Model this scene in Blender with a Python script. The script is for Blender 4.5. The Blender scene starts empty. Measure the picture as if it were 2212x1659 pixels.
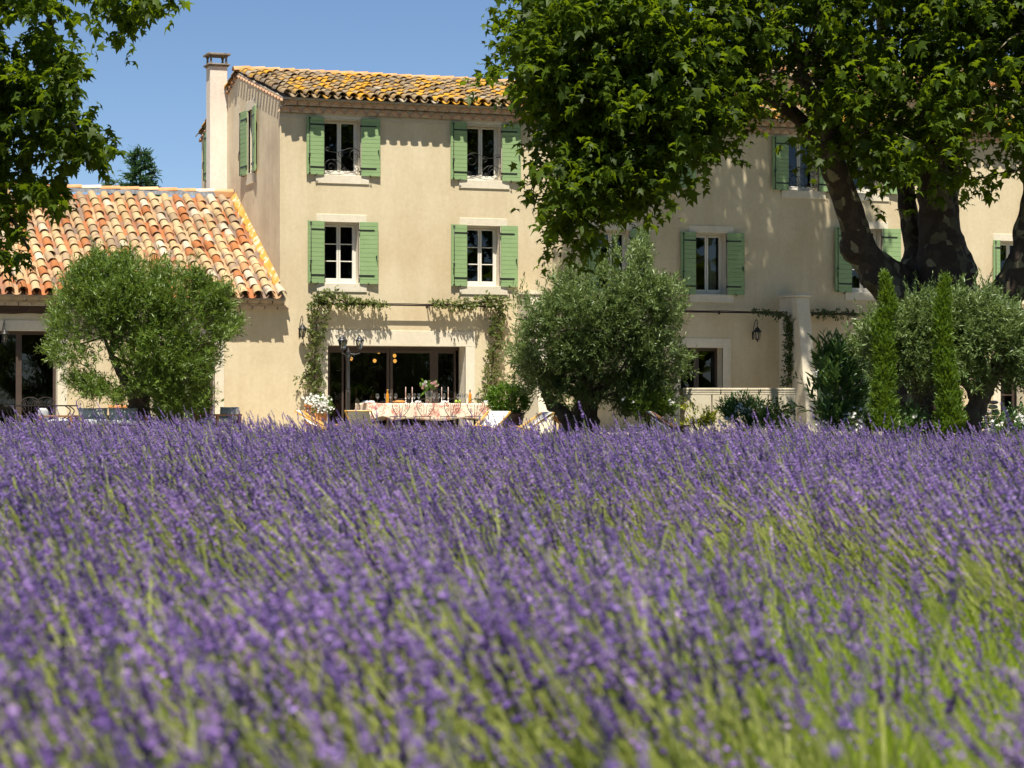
import bpy, bmesh, math, random
import numpy as np
from mathutils import Vector, Matrix, noise

# ------------------------------------------------------------------ camera, sky, sun
scn = bpy.context.scene
COL = scn.collection
R = math.radians
CAM = Vector((-14.81, -57.98, 0.80))
YAW = R(20.0); PITCH = R(0.46)
FPX = 5050.0; CX = 1106.0; CY = 829.5           # measured on a 2212 px wide view of the photograph
FWD0 = Vector((math.sin(YAW), math.cos(YAW), 0)); RGT = Vector((math.cos(YAW), -math.sin(YAW), 0))
FWD = FWD0 * math.cos(PITCH) + Vector((0, 0, 1)) * math.sin(PITCH)
UP = RGT.cross(FWD)
cd = bpy.data.cameras.new('camera'); cam = bpy.data.objects.new('camera', cd); COL.objects.link(cam)
cam.location = CAM; cam.rotation_euler = (R(90) + PITCH, 0, -YAW)
cd.sensor_width = 36.0; cd.lens = FPX / 2212.0 * 36.0; cd.clip_start = 0.1; cd.clip_end = 3000
cd.dof.use_dof = True; cd.dof.focus_distance = 56.0; cd.dof.aperture_fstop = 4.8
scn.camera = cam
SUNV = Vector((-0.37, -1.0, 2.3)).normalized()   # towards the sun (x along the facade, -y out of it)
world = bpy.data.worlds.new('World'); scn.world = world; world.use_nodes = True
wn = world.node_tree.nodes; wl = world.node_tree.links
bg = wn['Background']; sky = wn.new('ShaderNodeTexSky'); sky.sky_type = 'NISHITA'; sky.sun_disc = False
sky.sun_elevation = math.asin(SUNV.z); sky.sun_rotation = math.atan2(SUNV.x, SUNV.y)
sky.altitude = 3000; sky.air_density = 1.0; sky.dust_density = 0.6; sky.ozone_density = 4.0
wl.new(sky.outputs[0], bg.inputs[0]); bg.inputs[1].default_value = 0.064
sd = bpy.data.lights.new('sun', 'SUN'); sun = bpy.data.objects.new('sun', sd); COL.objects.link(sun)
sd.energy = 5.0; sd.angle = R(0.55); sd.color = (1.0, 0.93, 0.80)
sun.rotation_euler = (-SUNV).to_track_quat('-Z', 'Y').to_euler()
sun.location = (0, -30, 40)
scn.view_settings.view_transform = 'Standard'; scn.view_settings.look = 'None'
scn.view_settings.exposure = 0.85; scn.view_settings.gamma = 1.0
try: scn.view_settings.use_curve_mapping = False
except Exception: pass
scn.cycles.max_bounces = 8; scn.cycles.transparent_max_bounces = 12
scn.cycles.diffuse_bounces = 3; scn.cycles.glossy_bounces = 3; scn.cycles.transmission_bounces = 6

rng = np.random.default_rng(7); random.seed(7)

# measuring helpers: a point of the photograph at a given distance, or on a wall plane
def at(px, py, Z): return CAM + Z * (FWD + (px - CX) / FPX * RGT + (CY - py) / FPX * UP)
def ray(px, py): return FWD + (px - CX) / FPX * RGT + (CY - py) / FPX * UP
def on_front(px, py, Y=0.0):
    d = ray(px, py); return CAM + d * ((Y - CAM.y) / d.y)
def on_side(px, py, X=0.0):
    d = ray(px, py); return CAM + d * ((X - CAM.x) / d.x)
def spot(px, Z, z=0.0):
    p = at(px, 870, Z); return Vector((p.x, p.y, z))

# ------------------------------------------------------------------ object helpers
def tag(o, label=None, cat=None, group=None, kind=None):
    if label: o['label'] = label
    if cat: o['category'] = cat
    if group: o['group'] = group
    if kind: o['kind'] = kind
    return o
def thing(name, label, cat, loc=(0, 0, 0), rz=0.0, group=None, scale=1.0):
    o = bpy.data.objects.new(name, None); COL.objects.link(o); o.empty_display_size = 0.2
    o.location = loc; o.rotation_euler = (0, 0, rz); o.scale = (scale,) * 3
    return tag(o, label, cat, group)
def link(name, me, parent=None, loc=None, rot=None, kind=None):
    o = bpy.data.objects.new(name, me); COL.objects.link(o)
    if parent: o.parent = parent
    if loc is not None: o.location = loc
    if rot is not None: o.rotation_euler = rot
    if kind: o['kind'] = kind
    return o
KIDS = {}
def copy_tree(o, parent=None):
    c = o.copy(); COL.objects.link(c); c.parent = parent
    for ch in [k for k in bpy.data.objects if k.parent == o]: copy_tree(ch, c)
    return c
def dup(root, loc, rz, label=None, scale=None):
    c = copy_tree(root); c.location = loc; c.rotation_euler = (0, 0, rz)
    if label: c['label'] = label
    if scale: c.scale = (scale,) * 3
    return c

class MB:
    """collects faces; build() makes ONE mesh object of them"""
    def __init__(s): s.v = []; s.f = []; s.m = []; s.sm = []
    def add(s, vs, fs, m=0, smooth=False):
        b = len(s.v); s.v += [tuple(v) for v in vs]
        for f in fs: s.f.append(tuple(b + i for i in f)); s.m.append(m); s.sm.append(smooth)
        return s
    def box(s, a, b, m=0, mat=None):
        (x0, y0, z0), (x1, y1, z1) = a, b
        vs = [Vector(p) for p in ((x0,y0,z0),(x1,y0,z0),(x1,y1,z0),(x0,y1,z0),(x0,y0,z1),(x1,y0,z1),(x1,y1,z1),(x0,y1,z1))]
        if mat is not None: vs = [mat @ v for v in vs]
        return s.add(vs, [(3,2,1,0),(4,5,6,7),(0,1,5,4),(1,2,6,5),(2,3,7,6),(3,0,4,7)], m)
    def bar(s, p, q, w, h, m=0, up=(0,0,1)):
        p = Vector(p); q = Vector(q); d = (q - p); L = d.length; d.normalize(); u = Vector(up)
        if abs(d.dot(u)) > .98: u = Vector((1, 0, 0))
        x = d.cross(u).normalized(); z = x.cross(d)
        mt = Matrix((( x.x, d.x, z.x, p.x), (x.y, d.y, z.y, p.y), (x.z, d.z, z.z, p.z), (0,0,0,1)))
        return s.box((-w/2, 0, -h/2), (w/2, L, h/2), m, mt)
    def tube(s, pts, rad, n=8, m=0, cap=True, rough=0.0, seed=0.0):
        pts = [Vector(p) for p in pts]; k = len(pts)
        if not hasattr(rad, '__len__'): rad = [rad] * k
        vs = []; prev = None
        for i, p in enumerate(pts):
            t = (pts[min(i+1, k-1)] - pts[max(i-1, 0)]).normalized()
            if prev is None:
                a = Vector((0,0,1)) if abs(t.z) < .9 else Vector((1,0,0)); x = t.cross(a).normalized()
            else:
                x = (prev - t * prev.dot(t)).normalized()
            prev = x; y = t.cross(x)
            for j in range(n):
                an = 2*math.pi*j/n; r = rad[i]
                q = p + (x*math.cos(an) + y*math.sin(an)) * r
                if rough: q += (q - p) * rough * noise.noise(q * (1.3 / max(r, .05)) * .5 + Vector((seed, 0, 0)))
                vs.append(q)
        fs = [(i*n+j, i*n+(j+1) % n, (i+1)*n+(j+1) % n, (i+1)*n+j) for i in range(k-1) for j in range(n)]
        s.add(vs, fs, m, True)
        if cap:
            b = len(s.v) - len(vs)
            s.f.append(tuple(b+j for j in reversed(range(n)))); s.m.append(m); s.sm.append(False)
            s.f.append(tuple(b+(k-1)*n+j for j in range(n))); s.m.append(m); s.sm.append(False)
        return s
    def lathe(s, prof, n=16, m=0, c=(0,0,0), smooth=True, cap=True):
        cx, cy, cz = c; vs = []
        for r, z in prof:
            for j in range(n):
                a = 2*math.pi*j/n; vs.append((cx + r*math.cos(a), cy + r*math.sin(a), cz + z))
        fs = [(i*n+j, i*n+(j+1) % n, (i+1)*n+(j+1) % n, (i+1)*n+j) for i in range(len(prof)-1) for j in range(n)]
        s.add(vs, fs, m, smooth)
        if cap:
            b = len(s.v) - len(vs); k = len(prof)
            s.f.append(tuple(b+j for j in reversed(range(n)))); s.m.append(m); s.sm.append(False)
            s.f.append(tuple(b+(k-1)*n+j for j in range(n))); s.m.append(m); s.sm.append(False)
        return s
    def mesh(s, name, mats):
        me = bpy.data.meshes.new(name); me.from_pydata(s.v, [], s.f)
        for q in (mats if isinstance(mats, (list, tuple)) else [mats]): me.materials.append(q)
        me.polygons.foreach_set('material_index', s.m); me.polygons.foreach_set('use_smooth', s.sm); me.update()
        return me
    def build(s, name, mats, parent=None, loc=None, kind=None, bevel=0.0):
        o = link(name, s.mesh(name, mats), parent, loc, None, kind)
        if bevel:
            b = o.modifiers.new('bevel', 'BEVEL'); b.width = bevel; b.segments = 1; b.limit_method = 'ANGLE'; b.harden_normals = False
        return o

# ------------------------------------------------------------------ materials
def _new(name):
    m = bpy.data.materials.new(name); m.use_nodes = True
    nt = m.node_tree; return m, nt, nt.nodes['Principled BSDF']
def _pos(nt, local=False):
    if local: return nt.nodes.new('ShaderNodeTexCoord').outputs['Object']
    return nt.nodes.new('ShaderNodeNewGeometry').outputs['Position']
def _noise(nt, vec, scale, detail=4, rough=.55, stretch=None):
    if stretch:
        mp = nt.nodes.new('ShaderNodeMapping'); mp.inputs['Scale'].default_value = stretch
        nt.links.new(vec, mp.inputs[0]); vec = mp.outputs[0]
    n = nt.nodes.new('ShaderNodeTexNoise'); n.inputs['Scale'].default_value = scale
    n.inputs['Detail'].default_value = detail; n.inputs['Roughness'].default_value = rough
    nt.links.new(vec, n.inputs['Vector']); return n.outputs['Fac']
def _ramp(nt, fac, stops, interp='LINEAR'):
    r = nt.nodes.new('ShaderNodeValToRGB'); r.color_ramp.interpolation = interp
    e = r.color_ramp.elements
    while len(e) < len(stops): e.new(.5)
    for el, (p, c) in zip(e, stops):
        el.position = p; el.color = (*c, 1) if len(c) == 3 else c
    nt.links.new(fac, r.inputs[0]); return r.outputs[0]
def _mix(nt, fac, a, b, mode='MIX'):
    m = nt.nodes.new('ShaderNodeMix'); m.data_type = 'RGBA'; m.blend_type = mode
    for sock, v in ((m.inputs[0], fac), (m.inputs[6], a), (m.inputs[7], b)):
        if isinstance(v, (int, float)): sock.default_value = v
        elif isinstance(v, tuple): sock.default_value = (*v, 1)
        else: nt.links.new(v, sock)
    return m.outputs[2]
def _bump(nt, p, h, strength, dist=.02):
    b = nt.nodes.new('ShaderNodeBump'); b.inputs['Strength'].default_value = strength; b.inputs['Distance'].default_value = dist
    nt.links.new(h, b.inputs['Height']); nt.links.new(b.outputs[0], p.inputs['Normal'])
def mat(name, col, rough=.6, col2=None, scale=8, bump=0, bscale=40, metallic=0, spec=.5, stretch=None, local=False, lo=.35, hi=.7, bdist=.02):
    m, nt, p = _new(name)
    p.inputs['Base Color'].default_value = (*col, 1); p.inputs['Roughness'].default_value = rough
    p.inputs['Metallic'].default_value = metallic; p.inputs['Specular IOR Level'].default_value = spec
    if col2 or bump:
        v = _pos(nt, local)
        if col2:
            c = _ramp(nt, _noise(nt, v, scale, 5, .6, stretch), [(lo, col), (hi, col2)])
            nt.links.new(c, p.inputs['Base Color'])
        if bump: _bump(nt, p, _noise(nt, v, bscale, 3, .6, stretch), bump, bdist)
    return m

def stucco(name, base, dark, light, vert=.35):
    m, nt, p = _new(name); v = _pos(nt)
    big = _noise(nt, v, .35, 4, .6); streak = _noise(nt, v, 1.0, 4, .65, (1.6, 1.6, .22)); fine = _noise(nt, v, 9, 4, .7)
    c = _ramp(nt, big, [(.36, dark), (.5, base), (.66, light)])
    c2 = _ramp(nt, streak, [(.38, (.86, .82, .76)), (.58, (1, 1, 1))])
    c = _mix(nt, vert, c, c2, 'MULTIPLY')
    c3 = _ramp(nt, fine, [(.3, (.93, .92, .90)), (.7, (1.04, 1.04, 1.04))])
    c = _mix(nt, 1.0, c, c3, 'MULTIPLY')
    gr = _ramp(nt, _noise(nt, v, 150, 2, .6), [(.3, (.90, .90, .88)), (.7, (1.06, 1.06, 1.06))])
    c = _mix(nt, 1.0, c, gr, 'MULTIPLY')
    nt.links.new(c, p.inputs['Base Color']); p.inputs['Roughness'].default_value = .93; p.inputs['Specular IOR Level'].default_value = .2
    h = _mix(nt, .7, _noise(nt, v, 3.0, 3, .5), _noise(nt, v, 55, 3, .7))
    _bump(nt, p, h, .5, .03); return m

def tile_mat(name, stops, patch, patch_lo, patch_hi, pscale, src='object', lichen=None, light=None):
    m, nt, p = _new(name); v = _pos(nt)
    if src == 'object': rnd = nt.nodes.new('ShaderNodeObjectInfo').outputs['Random']
    else:
        a = nt.nodes.new('ShaderNodeAttribute'); a.attribute_name = 'rnd'; rnd = a.outputs['Fac']
    c = _ramp(nt, rnd, stops, 'CONSTANT')
    sm = _ramp(nt, _noise(nt, v, pscale, 4, .6), [(patch_lo, (0, 0, 0)), (patch_hi, (.75, .75, .75))])
    c = _mix(nt, sm, c, patch)
    if light: c = _mix(nt, _ramp(nt, _noise(nt, v, pscale * 2.3, 4, .6), [(.58, (0, 0, 0)), (.70, (1, 1, 1))]), c, light)
    if lichen:
        l = _mix(nt, .55, _noise(nt, v, 1.1, 3, .6), _noise(nt, v, 9, 5, .7))
        # lichen also keeps to whole tiles: shift the threshold with the tile's own number
        ad = nt.nodes.new('ShaderNodeMath'); ad.operation = 'MULTIPLY_ADD'; ad.inputs[1].default_value = 7.31; ad.inputs[2].default_value = 0
        nt.links.new(rnd, ad.inputs[0]); fr = nt.nodes.new('ShaderNodeMath'); fr.operation = 'FRACT'; nt.links.new(ad.outputs[0], fr.inputs[0])
        l = _mix(nt, .28, l, fr.outputs[0])
        c = _mix(nt, _ramp(nt, l, [(lichen[1], (0, 0, 0)), (lichen[2], (1, 1, 1))]), c, lichen[0])
    c = _mix(nt, 1.0, c, _ramp(nt, _noise(nt, v, .8, 4, .65), [(.35, (.78, .76, .74)), (.6, (1.05, 1.04, 1.02))]), 'MULTIPLY')
    c = _mix(nt, 1.0, c, _ramp(nt, _noise(nt, v, 40, 4, .7), [(.3, (.82, .82, .82)), (.7, (1.06, 1.06, 1.06))]), 'MULTIPLY')
    nt.links.new(c, p.inputs['Base Color']); p.inputs['Roughness'].default_value = .9; p.inputs['Specular IOR Level'].default_value = .25
    _bump(nt, p, _noise(nt, v, 60, 4, .7), .5, .01); return m

def leaf_mat(name, c_dark, c_light, trans, rough=.45, tfac=.35, spec=.5):
    m, nt, p = _new(name)
    a = nt.nodes.new('ShaderNodeAttribute'); a.attribute_name = 'rnd'
    c = _ramp(nt, a.outputs['Fac'], [(0, c_dark), (1, c_light)])
    nt.links.new(c, p.inputs['Base Color']); p.inputs['Roughness'].default_value = rough; p.inputs['Specular IOR Level'].default_value = spec
    t = nt.nodes.new('ShaderNodeBsdfTranslucent')
    tc = _mix(nt, .6, c, trans); nt.links.new(tc, t.inputs[0])
    mx = nt.nodes.new('ShaderNodeMixShader'); mx.inputs[0].default_value = tfac
    nt.links.new(p.outputs[0], mx.inputs[1]); nt.links.new(t.outputs[0], mx.inputs[2])
    nt.links.new(mx.outputs[0], nt.nodes['Material Output'].inputs[0]); return m

def glass_pane_mat(name, refl=.12, tint=(.75, .8, .8)):
    m, nt, p = _new(name); nt.nodes.remove(p)
    tr = nt.nodes.new('ShaderNodeBsdfTransparent'); tr.inputs[0].default_value = (*tint, 1)
    gl = nt.nodes.new('ShaderNodeBsdfGlossy'); gl.inputs['Roughness'].default_value = .01; gl.inputs[0].default_value = (.95, .98, 1, 1)
    fr = nt.nodes.new('ShaderNodeFresnel'); fr.inputs[0].default_value = 1.5
    ad = nt.nodes.new('ShaderNodeMath'); ad.operation = 'ADD'; ad.inputs[1].default_value = refl - .04; nt.links.new(fr.outputs[0], ad.inputs[0])
    v = _pos(nt); b = nt.nodes.new('ShaderNodeBump'); b.inputs['Strength'].default_value = .05; b.inputs['Distance'].default_value = .01
    nt.links.new(_noise(nt, v, 2.2, 1), b.inputs['Height']); nt.links.new(b.outputs[0], gl.inputs['Normal'])
    mx = nt.nodes.new('ShaderNodeMixShader'); nt.links.new(ad.outputs[0], mx.inputs[0])
    nt.links.new(tr.outputs[0], mx.inputs[1]); nt.links.new(gl.outputs[0], mx.inputs[2])
    nt.links.new(mx.outputs[0], nt.nodes['Material Output'].inputs[0]); return m

MT = {}
MT['stucco'] = stucco('cream_stucco', (.66, .565, .395), (.60, .495, .33), (.70, .605, .43), .5)
MT['stucco_side'] = stucco('weathered_stucco', (.73, .63, .46), (.60, .505, .375), (.77, .67, .50), .6)
MT['surround'] = stucco('pale_plaster', (.72, .655, .53), (.68, .61, .48), (.75, .69, .57), .25)
MT['band'] = stucco('band_plaster', (.58, .51, .38), (.54, .47, .35), (.61, .55, .42), .25)
MT['chimney'] = stucco('chimney_plaster', (.80, .72, .64), (.75, .66, .57), (.83, .76, .69), .35)
MT['concrete'] = mat('weathered_concrete', (.30, .25, .19), .95, (.12, .10, .08), 7, .6, 50)
MT['shutter'] = mat('green_shutter_paint', (.225, .345, .150), .55, (.255, .375, .17), 3, .25, 60, lo=.3, hi=.7)
MT['iron'] = mat('black_iron', (.018, .018, .02), .45, (.03, .028, .026), 20, 0, 40, .3)
MT['post_iron'] = mat('grey_black_cast_iron', (.035, .037, .042), .4, (.05, .05, .05), 20, 0, 40, .3)
MT['rust_iron'] = mat('brown_iron', (.04, .024, .02), .6, (.03, .02, .018), 15, .2, 60, .3)
MT['white'] = mat('white_window_paint', (.72, .69, .62), .45, (.68, .65, .58), 6, 0)
MT['brown_frame'] = mat('brown_aluminium', (.075, .052, .040), .5, (.06, .042, .034), 4, 0, metallic=.1)
MT['glass'] = glass_pane_mat('window_glass', .05)
MT['glass_dark'] = glass_pane_mat('door_glass', .05, (.35, .34, .32))
MT['glass_clear'] = glass_pane_mat('clear_glass', .16, (.93, .95, .95))
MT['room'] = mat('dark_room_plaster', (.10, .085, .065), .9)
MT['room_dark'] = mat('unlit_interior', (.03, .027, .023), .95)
MT['curtain'] = mat('grey_curtain', (.35, .34, .33), .9, (.22, .22, .22), 3, .3, 12, stretch=(8, 8, .3))
MT['zinc'] = mat('zinc_flashing', (.20, .21, .23), .75, (.09, .095, .11), 7, .6, 6, .2, stretch=(2, 1, 1))
MT['beam'] = mat('old_oak_beam', (.085, .045, .025), .85, (.035, .02, .012), 6, .8, 14, stretch=(.4, 3, 5))
MT['mortar'] = mat('pale_mortar', (.50, .43, .33), .95, (.40, .33, .25), 9, .6, 40)
MT['verge_orange'] = mat('orange_lichened_mortar', (.52, .26, .045), .95, (.58, .49, .36), 5, .6, 40, lo=.50, hi=.60)
AN = [(0, (.46, .325, .17)), (.30, (.50, .37, .21)), (.54, (.36, .265, .165)), (.68, (.36, .14, .05)), (.82, (.42, .23, .11)), (.89, (.54, .455, .34))]
MT['tile'] = tile_mat('canal_tile', AN, (.20, .145, .12), .54, .68, 3.2, 'object')
MT['tile_j'] = tile_mat('canal_tile_joined', AN, (.20, .145, .12), .54, .68, 3.2, 'attr')
OR = [(0, (.40, .15, .06)), (.3, (.44, .27, .15)), (.5, (.32, .14, .075)), (.7, (.24, .17, .13)), (.85, (.46, .32, .19))]
MT['channel_j'] = tile_mat('channel_tile_joined', OR, (.20, .145, .12), .52, .66, 3.2, 'attr')
OL = [(0, (.30, .22, .125)), (.25, (.25, .185, .11)), (.45, (.32, .245, .155)), (.62, (.29, .20, .11)), (.78, (.20, .155, .11)), (.92, (.40, .35, .28))]
MT['old'] = tile_mat('lichened_tile', OL, (.11, .09, .075), .56, .70, 4.0, 'object', ((.58, .31, .03), .515, .585), (.42, .38, .31))
MT['old_j'] = tile_mat('lichened_tile_joined', OL, (.11, .09, .075), .56, .70, 4.0, 'attr', ((.58, .31, .03), .515, .585), (.42, .38, .31))
MT['ridge'] = mat('ridge_terracotta', (.52, .23, .08), .9, (.50, .32, .18), 2.5, .4, 50)
MT['genoise'] = mat('genoise_limewash', (.60, .49, .35), .95, (.52, .39, .27), 8, .5, 50)
MT['genoise_red'] = mat('genoise_bare_terracotta', (.50, .25, .14), .95, (.52, .36, .24), 8, .4, 50)
MT['stone'] = stucco('limestone', (.64, .58, .45), (.54, .47, .34), (.70, .64, .52), .6)
MT['rubble'] = mat('rubble_stone', (.36, .32, .27), .95, (.22, .19, .16), 4, .9, 18)
MT['paving'] = mat('pale_terrace_stone', (.42, .38, .31), .9, (.33, .29, .23), 1.5, .3, 30)
MT['soil'] = mat('field_soil', (.085, .06, .038), 1.0, (.05, .038, .024), 4, .9, 20)
MT['grass'] = mat('dry_grass_ground', (.12, .13, .05), 1.0, (.17, .15, .08), 1.0, .8, 30)
MT['plane_leaf'] = leaf_mat('plane_tree_leaf', (.006, .017, .002), (.075, .125, .008), (.34, .48, .012), .5, .40, .20)
MT['olive_leaf'] = leaf_mat('olive_leaf', (.042, .075, .020), (.19, .265, .085), (.24, .34, .06), .42, .28)
MT['olive_leaf_bright'] = leaf_mat('young_olive_leaf', (.026, .060, .008), (.15, .235, .03), (.28, .40, .04), .42, .30)
MT['cypress'] = leaf_mat('cypress_foliage', (.035, .08, .005), (.13, .22, .010), (.28, .42, .02), .6, .32)
MT['conifer'] = leaf_mat('dark_conifer_foliage', (.02, .06, .02), (.05, .12, .035), (.10, .2, .05), .6, .25)
MT['jasmine'] = leaf_mat('jasmine_leaf', (.030, .060, .010), (.17, .20, .04), (.26, .30, .05), .4, .3)
MT['jasmine_dark'] = leaf_mat('dark_jasmine_leaf', (.02, .05, .012), (.09, .13, .03), (.16, .24, .05), .4, .3)
MT['bush'] = leaf_mat('citrus_leaf', (.03, .085, .008), (.13, .24, .02), (.26, .42, .03), .35, .3)
MT['oleander'] = leaf_mat('oleander_leaf', (.025, .07, .018), (.10, .19, .045), (.25, .38, .07), .4, .25)
MT['yellow_leaf'] = leaf_mat('yellow_green_leaf', (.20, .25, .012), (.42, .42, .02), (.5, .55, .05), .5, .3)
MT['petal'] = leaf_mat('white_petal', (.70, .70, .66), (.85, .85, .82), (.8, .8, .75), .6, .3)
MT['pink_petal'] = leaf_mat('pink_petal', (.55, .22, .25), (.80, .60, .62), (.8, .5, .5), .6, .3)
MT['wood_twig'] = mat('twig_bark', (.09, .065, .045), .95, (.05, .038, .028), 10, .5, 40)
MT['olive_bark'] = mat('olive_bark', (.12, .095, .07), .98, (.055, .042, .03), 7, 1.0, 22, stretch=(1, 1, .35), bdist=.05)
MT['lav_leaf'] = leaf_mat('lavender_leaf', (.09, .17, .012), (.42, .54, .05), (.70, .84, .07), .6, .55, .3)
MT['lav_stem'] = leaf_mat('lavender_stem', (.26, .32, .08), (.60, .63, .24), (.75, .80, .26), .6, .5, .3)
def bark():
    m, nt, p = _new('plane_bark'); v = _pos(nt)
    w = nt.nodes.new('ShaderNodeMixRGB'); w.blend_type = 'ADD'; w.inputs[0].default_value = .25
    nz = nt.nodes.new('ShaderNodeTexNoise'); nz.inputs['Scale'].default_value = 3; nt.links.new(v, nz.inputs['Vector'])
    nt.links.new(v, w.inputs[1]); nt.links.new(nz.outputs['Color'], w.inputs[2])
    vo = nt.nodes.new('ShaderNodeTexVoronoi'); vo.inputs['Scale'].default_value = 5.5; nt.links.new(w.outputs[0], vo.inputs['Vector'])
    sp = nt.nodes.new('ShaderNodeSeparateColor'); nt.links.new(vo.outputs['Color'], sp.inputs[0])
    c = _ramp(nt, sp.outputs[0], [(0, (.050, .033, .022)), (.45, (.070, .048, .032)), (.66, (.12, .10, .058)), (.86, (.24, .21, .13))], 'CONSTANT')
    c = _mix(nt, 1.0, c, _ramp(nt, _noise(nt, v, 12, 4, .7), [(.3, (.6, .6, .6)), (.7, (1.1, 1.1, 1.1))]), 'MULTIPLY')
    nt.links.new(c, p.inputs['Base Color']); p.inputs['Roughness'].default_value = .9
    _bump(nt, p, _mix(nt, .5, sp.outputs[0], _noise(nt, v, 14, 4)), .6, .05); return m
MT['plane_bark'] = bark()

# ------------------------------------------------------------------ foliage kit
T_PLANE = (np.array([(0,.38,.03),(0,0,0),(.36,-.02,-.06),(.23,.24,.02),(.56,.46,-.20),(.21,.52,.02),(0,1.0,-.26),(-.21,.52,.02),(-.56,.46,-.17),(-.23,.24,0),(-.36,-.02,-.06)], float),
           [(0,i,i+1) for i in range(1,10)] + [(0,10,1)])
T_LANCE = (np.array([(0,0,0),(.125,.45,.03),(0,1,-.05),(-.125,.45,.03)], float), [(0,1,2),(0,2,3)])
T_OVAL = (np.array([(0,0,0),(.24,.35,.05),(.18,.75,.02),(0,1,-.08),(-.18,.75,.02),(-.24,.35,.05)], float), [(0,1,2),(0,2,3),(0,3,4),(0,4,5)])
T_SPRAY = (np.array([(0,0,0),(.16,.3,.02),(.05,.42,0),(.14,.65,.02),(0,1,0),(-.10,.7,.02),(-.05,.5,0),(-.18,.38,.02)], float), [(0,1,2),(0,2,6),(2,3,4),(2,4,6),(4,5,6),(0,6,7)])
def leaves(name, pos, dr, nr, size, tmpl, m, parent=None, rnd=None, kind=None):
    tv, tf = tmpl; N = len(pos)
    d = dr / (np.linalg.norm(dr, axis=1, keepdims=True) + 1e-9)
    x = np.cross(d, nr); x /= (np.linalg.norm(x, axis=1, keepdims=True) + 1e-9); z = np.cross(x, d)
    V = pos[:, None, :] + size[:, None, None] * (tv[None, :, 0:1] * x[:, None, :] + tv[None, :, 1:2] * d[:, None, :] + tv[None, :, 2:3] * z[:, None, :])
    nv = len(tv); F = np.array(tf); nf = len(F)
    idx = (F[None] + (np.arange(N) * nv)[:, None, None]).reshape(-1)
    me = bpy.data.meshes.new(name); me.vertices.add(N * nv); me.vertices.foreach_set('co', V.reshape(-1).astype(np.float32))
    me.loops.add(len(idx)); me.loops.foreach_set('vertex_index', idx.astype(np.int32))
    me.polygons.add(N * nf); me.polygons.foreach_set('loop_start', (np.arange(N * nf) * 3).astype(np.int32))
    me.materials.append(m)
    if rnd is None: rnd = rng.random(N)
    a = me.attributes.new('rnd', 'FLOAT', 'POINT'); a.data.foreach_set('value', np.repeat(rnd, nv).astype(np.float32))
    me.update(calc_edges=True); me.validate()
    o = link(name, me, parent)
    if kind: o['kind'] = kind
    return o
def unit(n): 
    v = rng.normal(size=(n, 3)); return v / np.linalg.norm(v, axis=1, keepdims=True)
def sprays(orig, dirs, length, per, lsize, ang=.7, up=.3, jitter=.15, lsd=.25):
    """leaves set along twigs: orig/dirs (T,3); returns pos, dir, normal, size, rnd"""
    T = len(orig); t = (np.arange(per) + .5) / per
    tw = dirs / np.linalg.norm(dirs, axis=1, keepdims=True)
    L = length * (1 + .3 * rng.normal(size=(T, 1, 1)))
    pos = orig[:, None, :] + tw[:, None, :] * (t[None, :, None] * L)
    side = unit(T * per).reshape(T, per, 3); side -= tw[:, None, :] * np.sum(side * tw[:, None, :], axis=2, keepdims=True)
    side /= np.linalg.norm(side, axis=2, keepdims=True) + 1e-9
    dr = tw[:, None, :] * (1 - ang) + side * ang
    pos = pos + rng.normal(size=pos.shape) * jitter * length * .3
    nr = unit(T * per).reshape(T, per, 3) * .6; nr[..., 2] += up + .4
    size = lsize * np.clip(1 + lsd * rng.normal(size=T * per), .5, 1.7)
    rnd = np.clip(np.repeat(rng.random(T), per) * .5 + rng.random(T * per) * .5, 0, 1)
    return pos.reshape(-1, 3), dr.reshape(-1, 3), nr.reshape(-1, 3), size, rnd
def inpoly(p, poly):
    x, y = p; c = False; n = len(poly); j = n - 1
    for i in range(n):
        xi, yi = poly[i]; xj, yj = poly[j]
        if (yi > y) != (yj > y) and x < (xj - xi) * (y - yi) / (yj - yi) + xi: c = not c
        j = i
    return c
# ================================================================== LARGE STRUCTURE
def proj(P):
    d = Vector(P) - CAM; z = d.dot(FWD); return CX + FPX * d.dot(RGT) / z, CY - FPX * d.dot(UP) / z, z

# ---- ground: one sheet; it drops from the terrace to the lavender field
def field_top(x, y):
    d = Vector((x, y, 0)) - Vector((CAM.x, CAM.y, 0)); lat = d.dot(RGT); Z = d.dot(FWD0)
    k = min(max(Z, 0), 34) / 31
    return .335 + .19 * k - .0144 * lat * k + .012 * math.sin(x * .9 + y * .5), lat, Z
def ground_z(x, y):
    t, lat, Z = field_top(x, y); base = t - .62
    k = min(max((Z - 31.5) / 2.5, 0), 1); k = k * k * (3 - 2 * k)
    if Z > 60: k = 1
    lim = min(max(base, -1.2), .2)
    return lim * (1 - k)
xs = sorted(set([-2500, -900, -350, -150, -80] + list(np.arange(-45, 60, 1.5)) + [80, 150, 350, 900, 2500]))
ys = sorted(set([-2500, -900, -350, -150, -90] + list(np.arange(-66, 20, .75)) + [40, 80, 150, 350, 900, 2500]))
gv = [(x, y, ground_z(x, y) if (abs(x) < 60 and -75 < y < 20) else 0.0 if y > -20 else -.3) for y in ys for x in xs]
nx = len(xs)
gf = [(j*nx+i, j*nx+i+1, (j+1)*nx+i+1, (j+1)*nx+i) for j in range(len(ys)-1) for i in range(nx-1)]
gb = MB(); gb.add(gv, gf, 0, True)
gm, nt, p_ = _new('ground_earth_and_dry_grass'); v_ = _pos(nt)
c_ = _ramp(nt, _noise(nt, v_, .8, 5, .6), [(.4, (.095, .070, .042)), (.6, (.13, .13, .055))])
nt.links.new(c_, p_.inputs['Base Color']); p_.inputs['Roughness'].default_value = 1; _bump(nt, p_, _noise(nt, v_, 9, 4), .8, .05)
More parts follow.
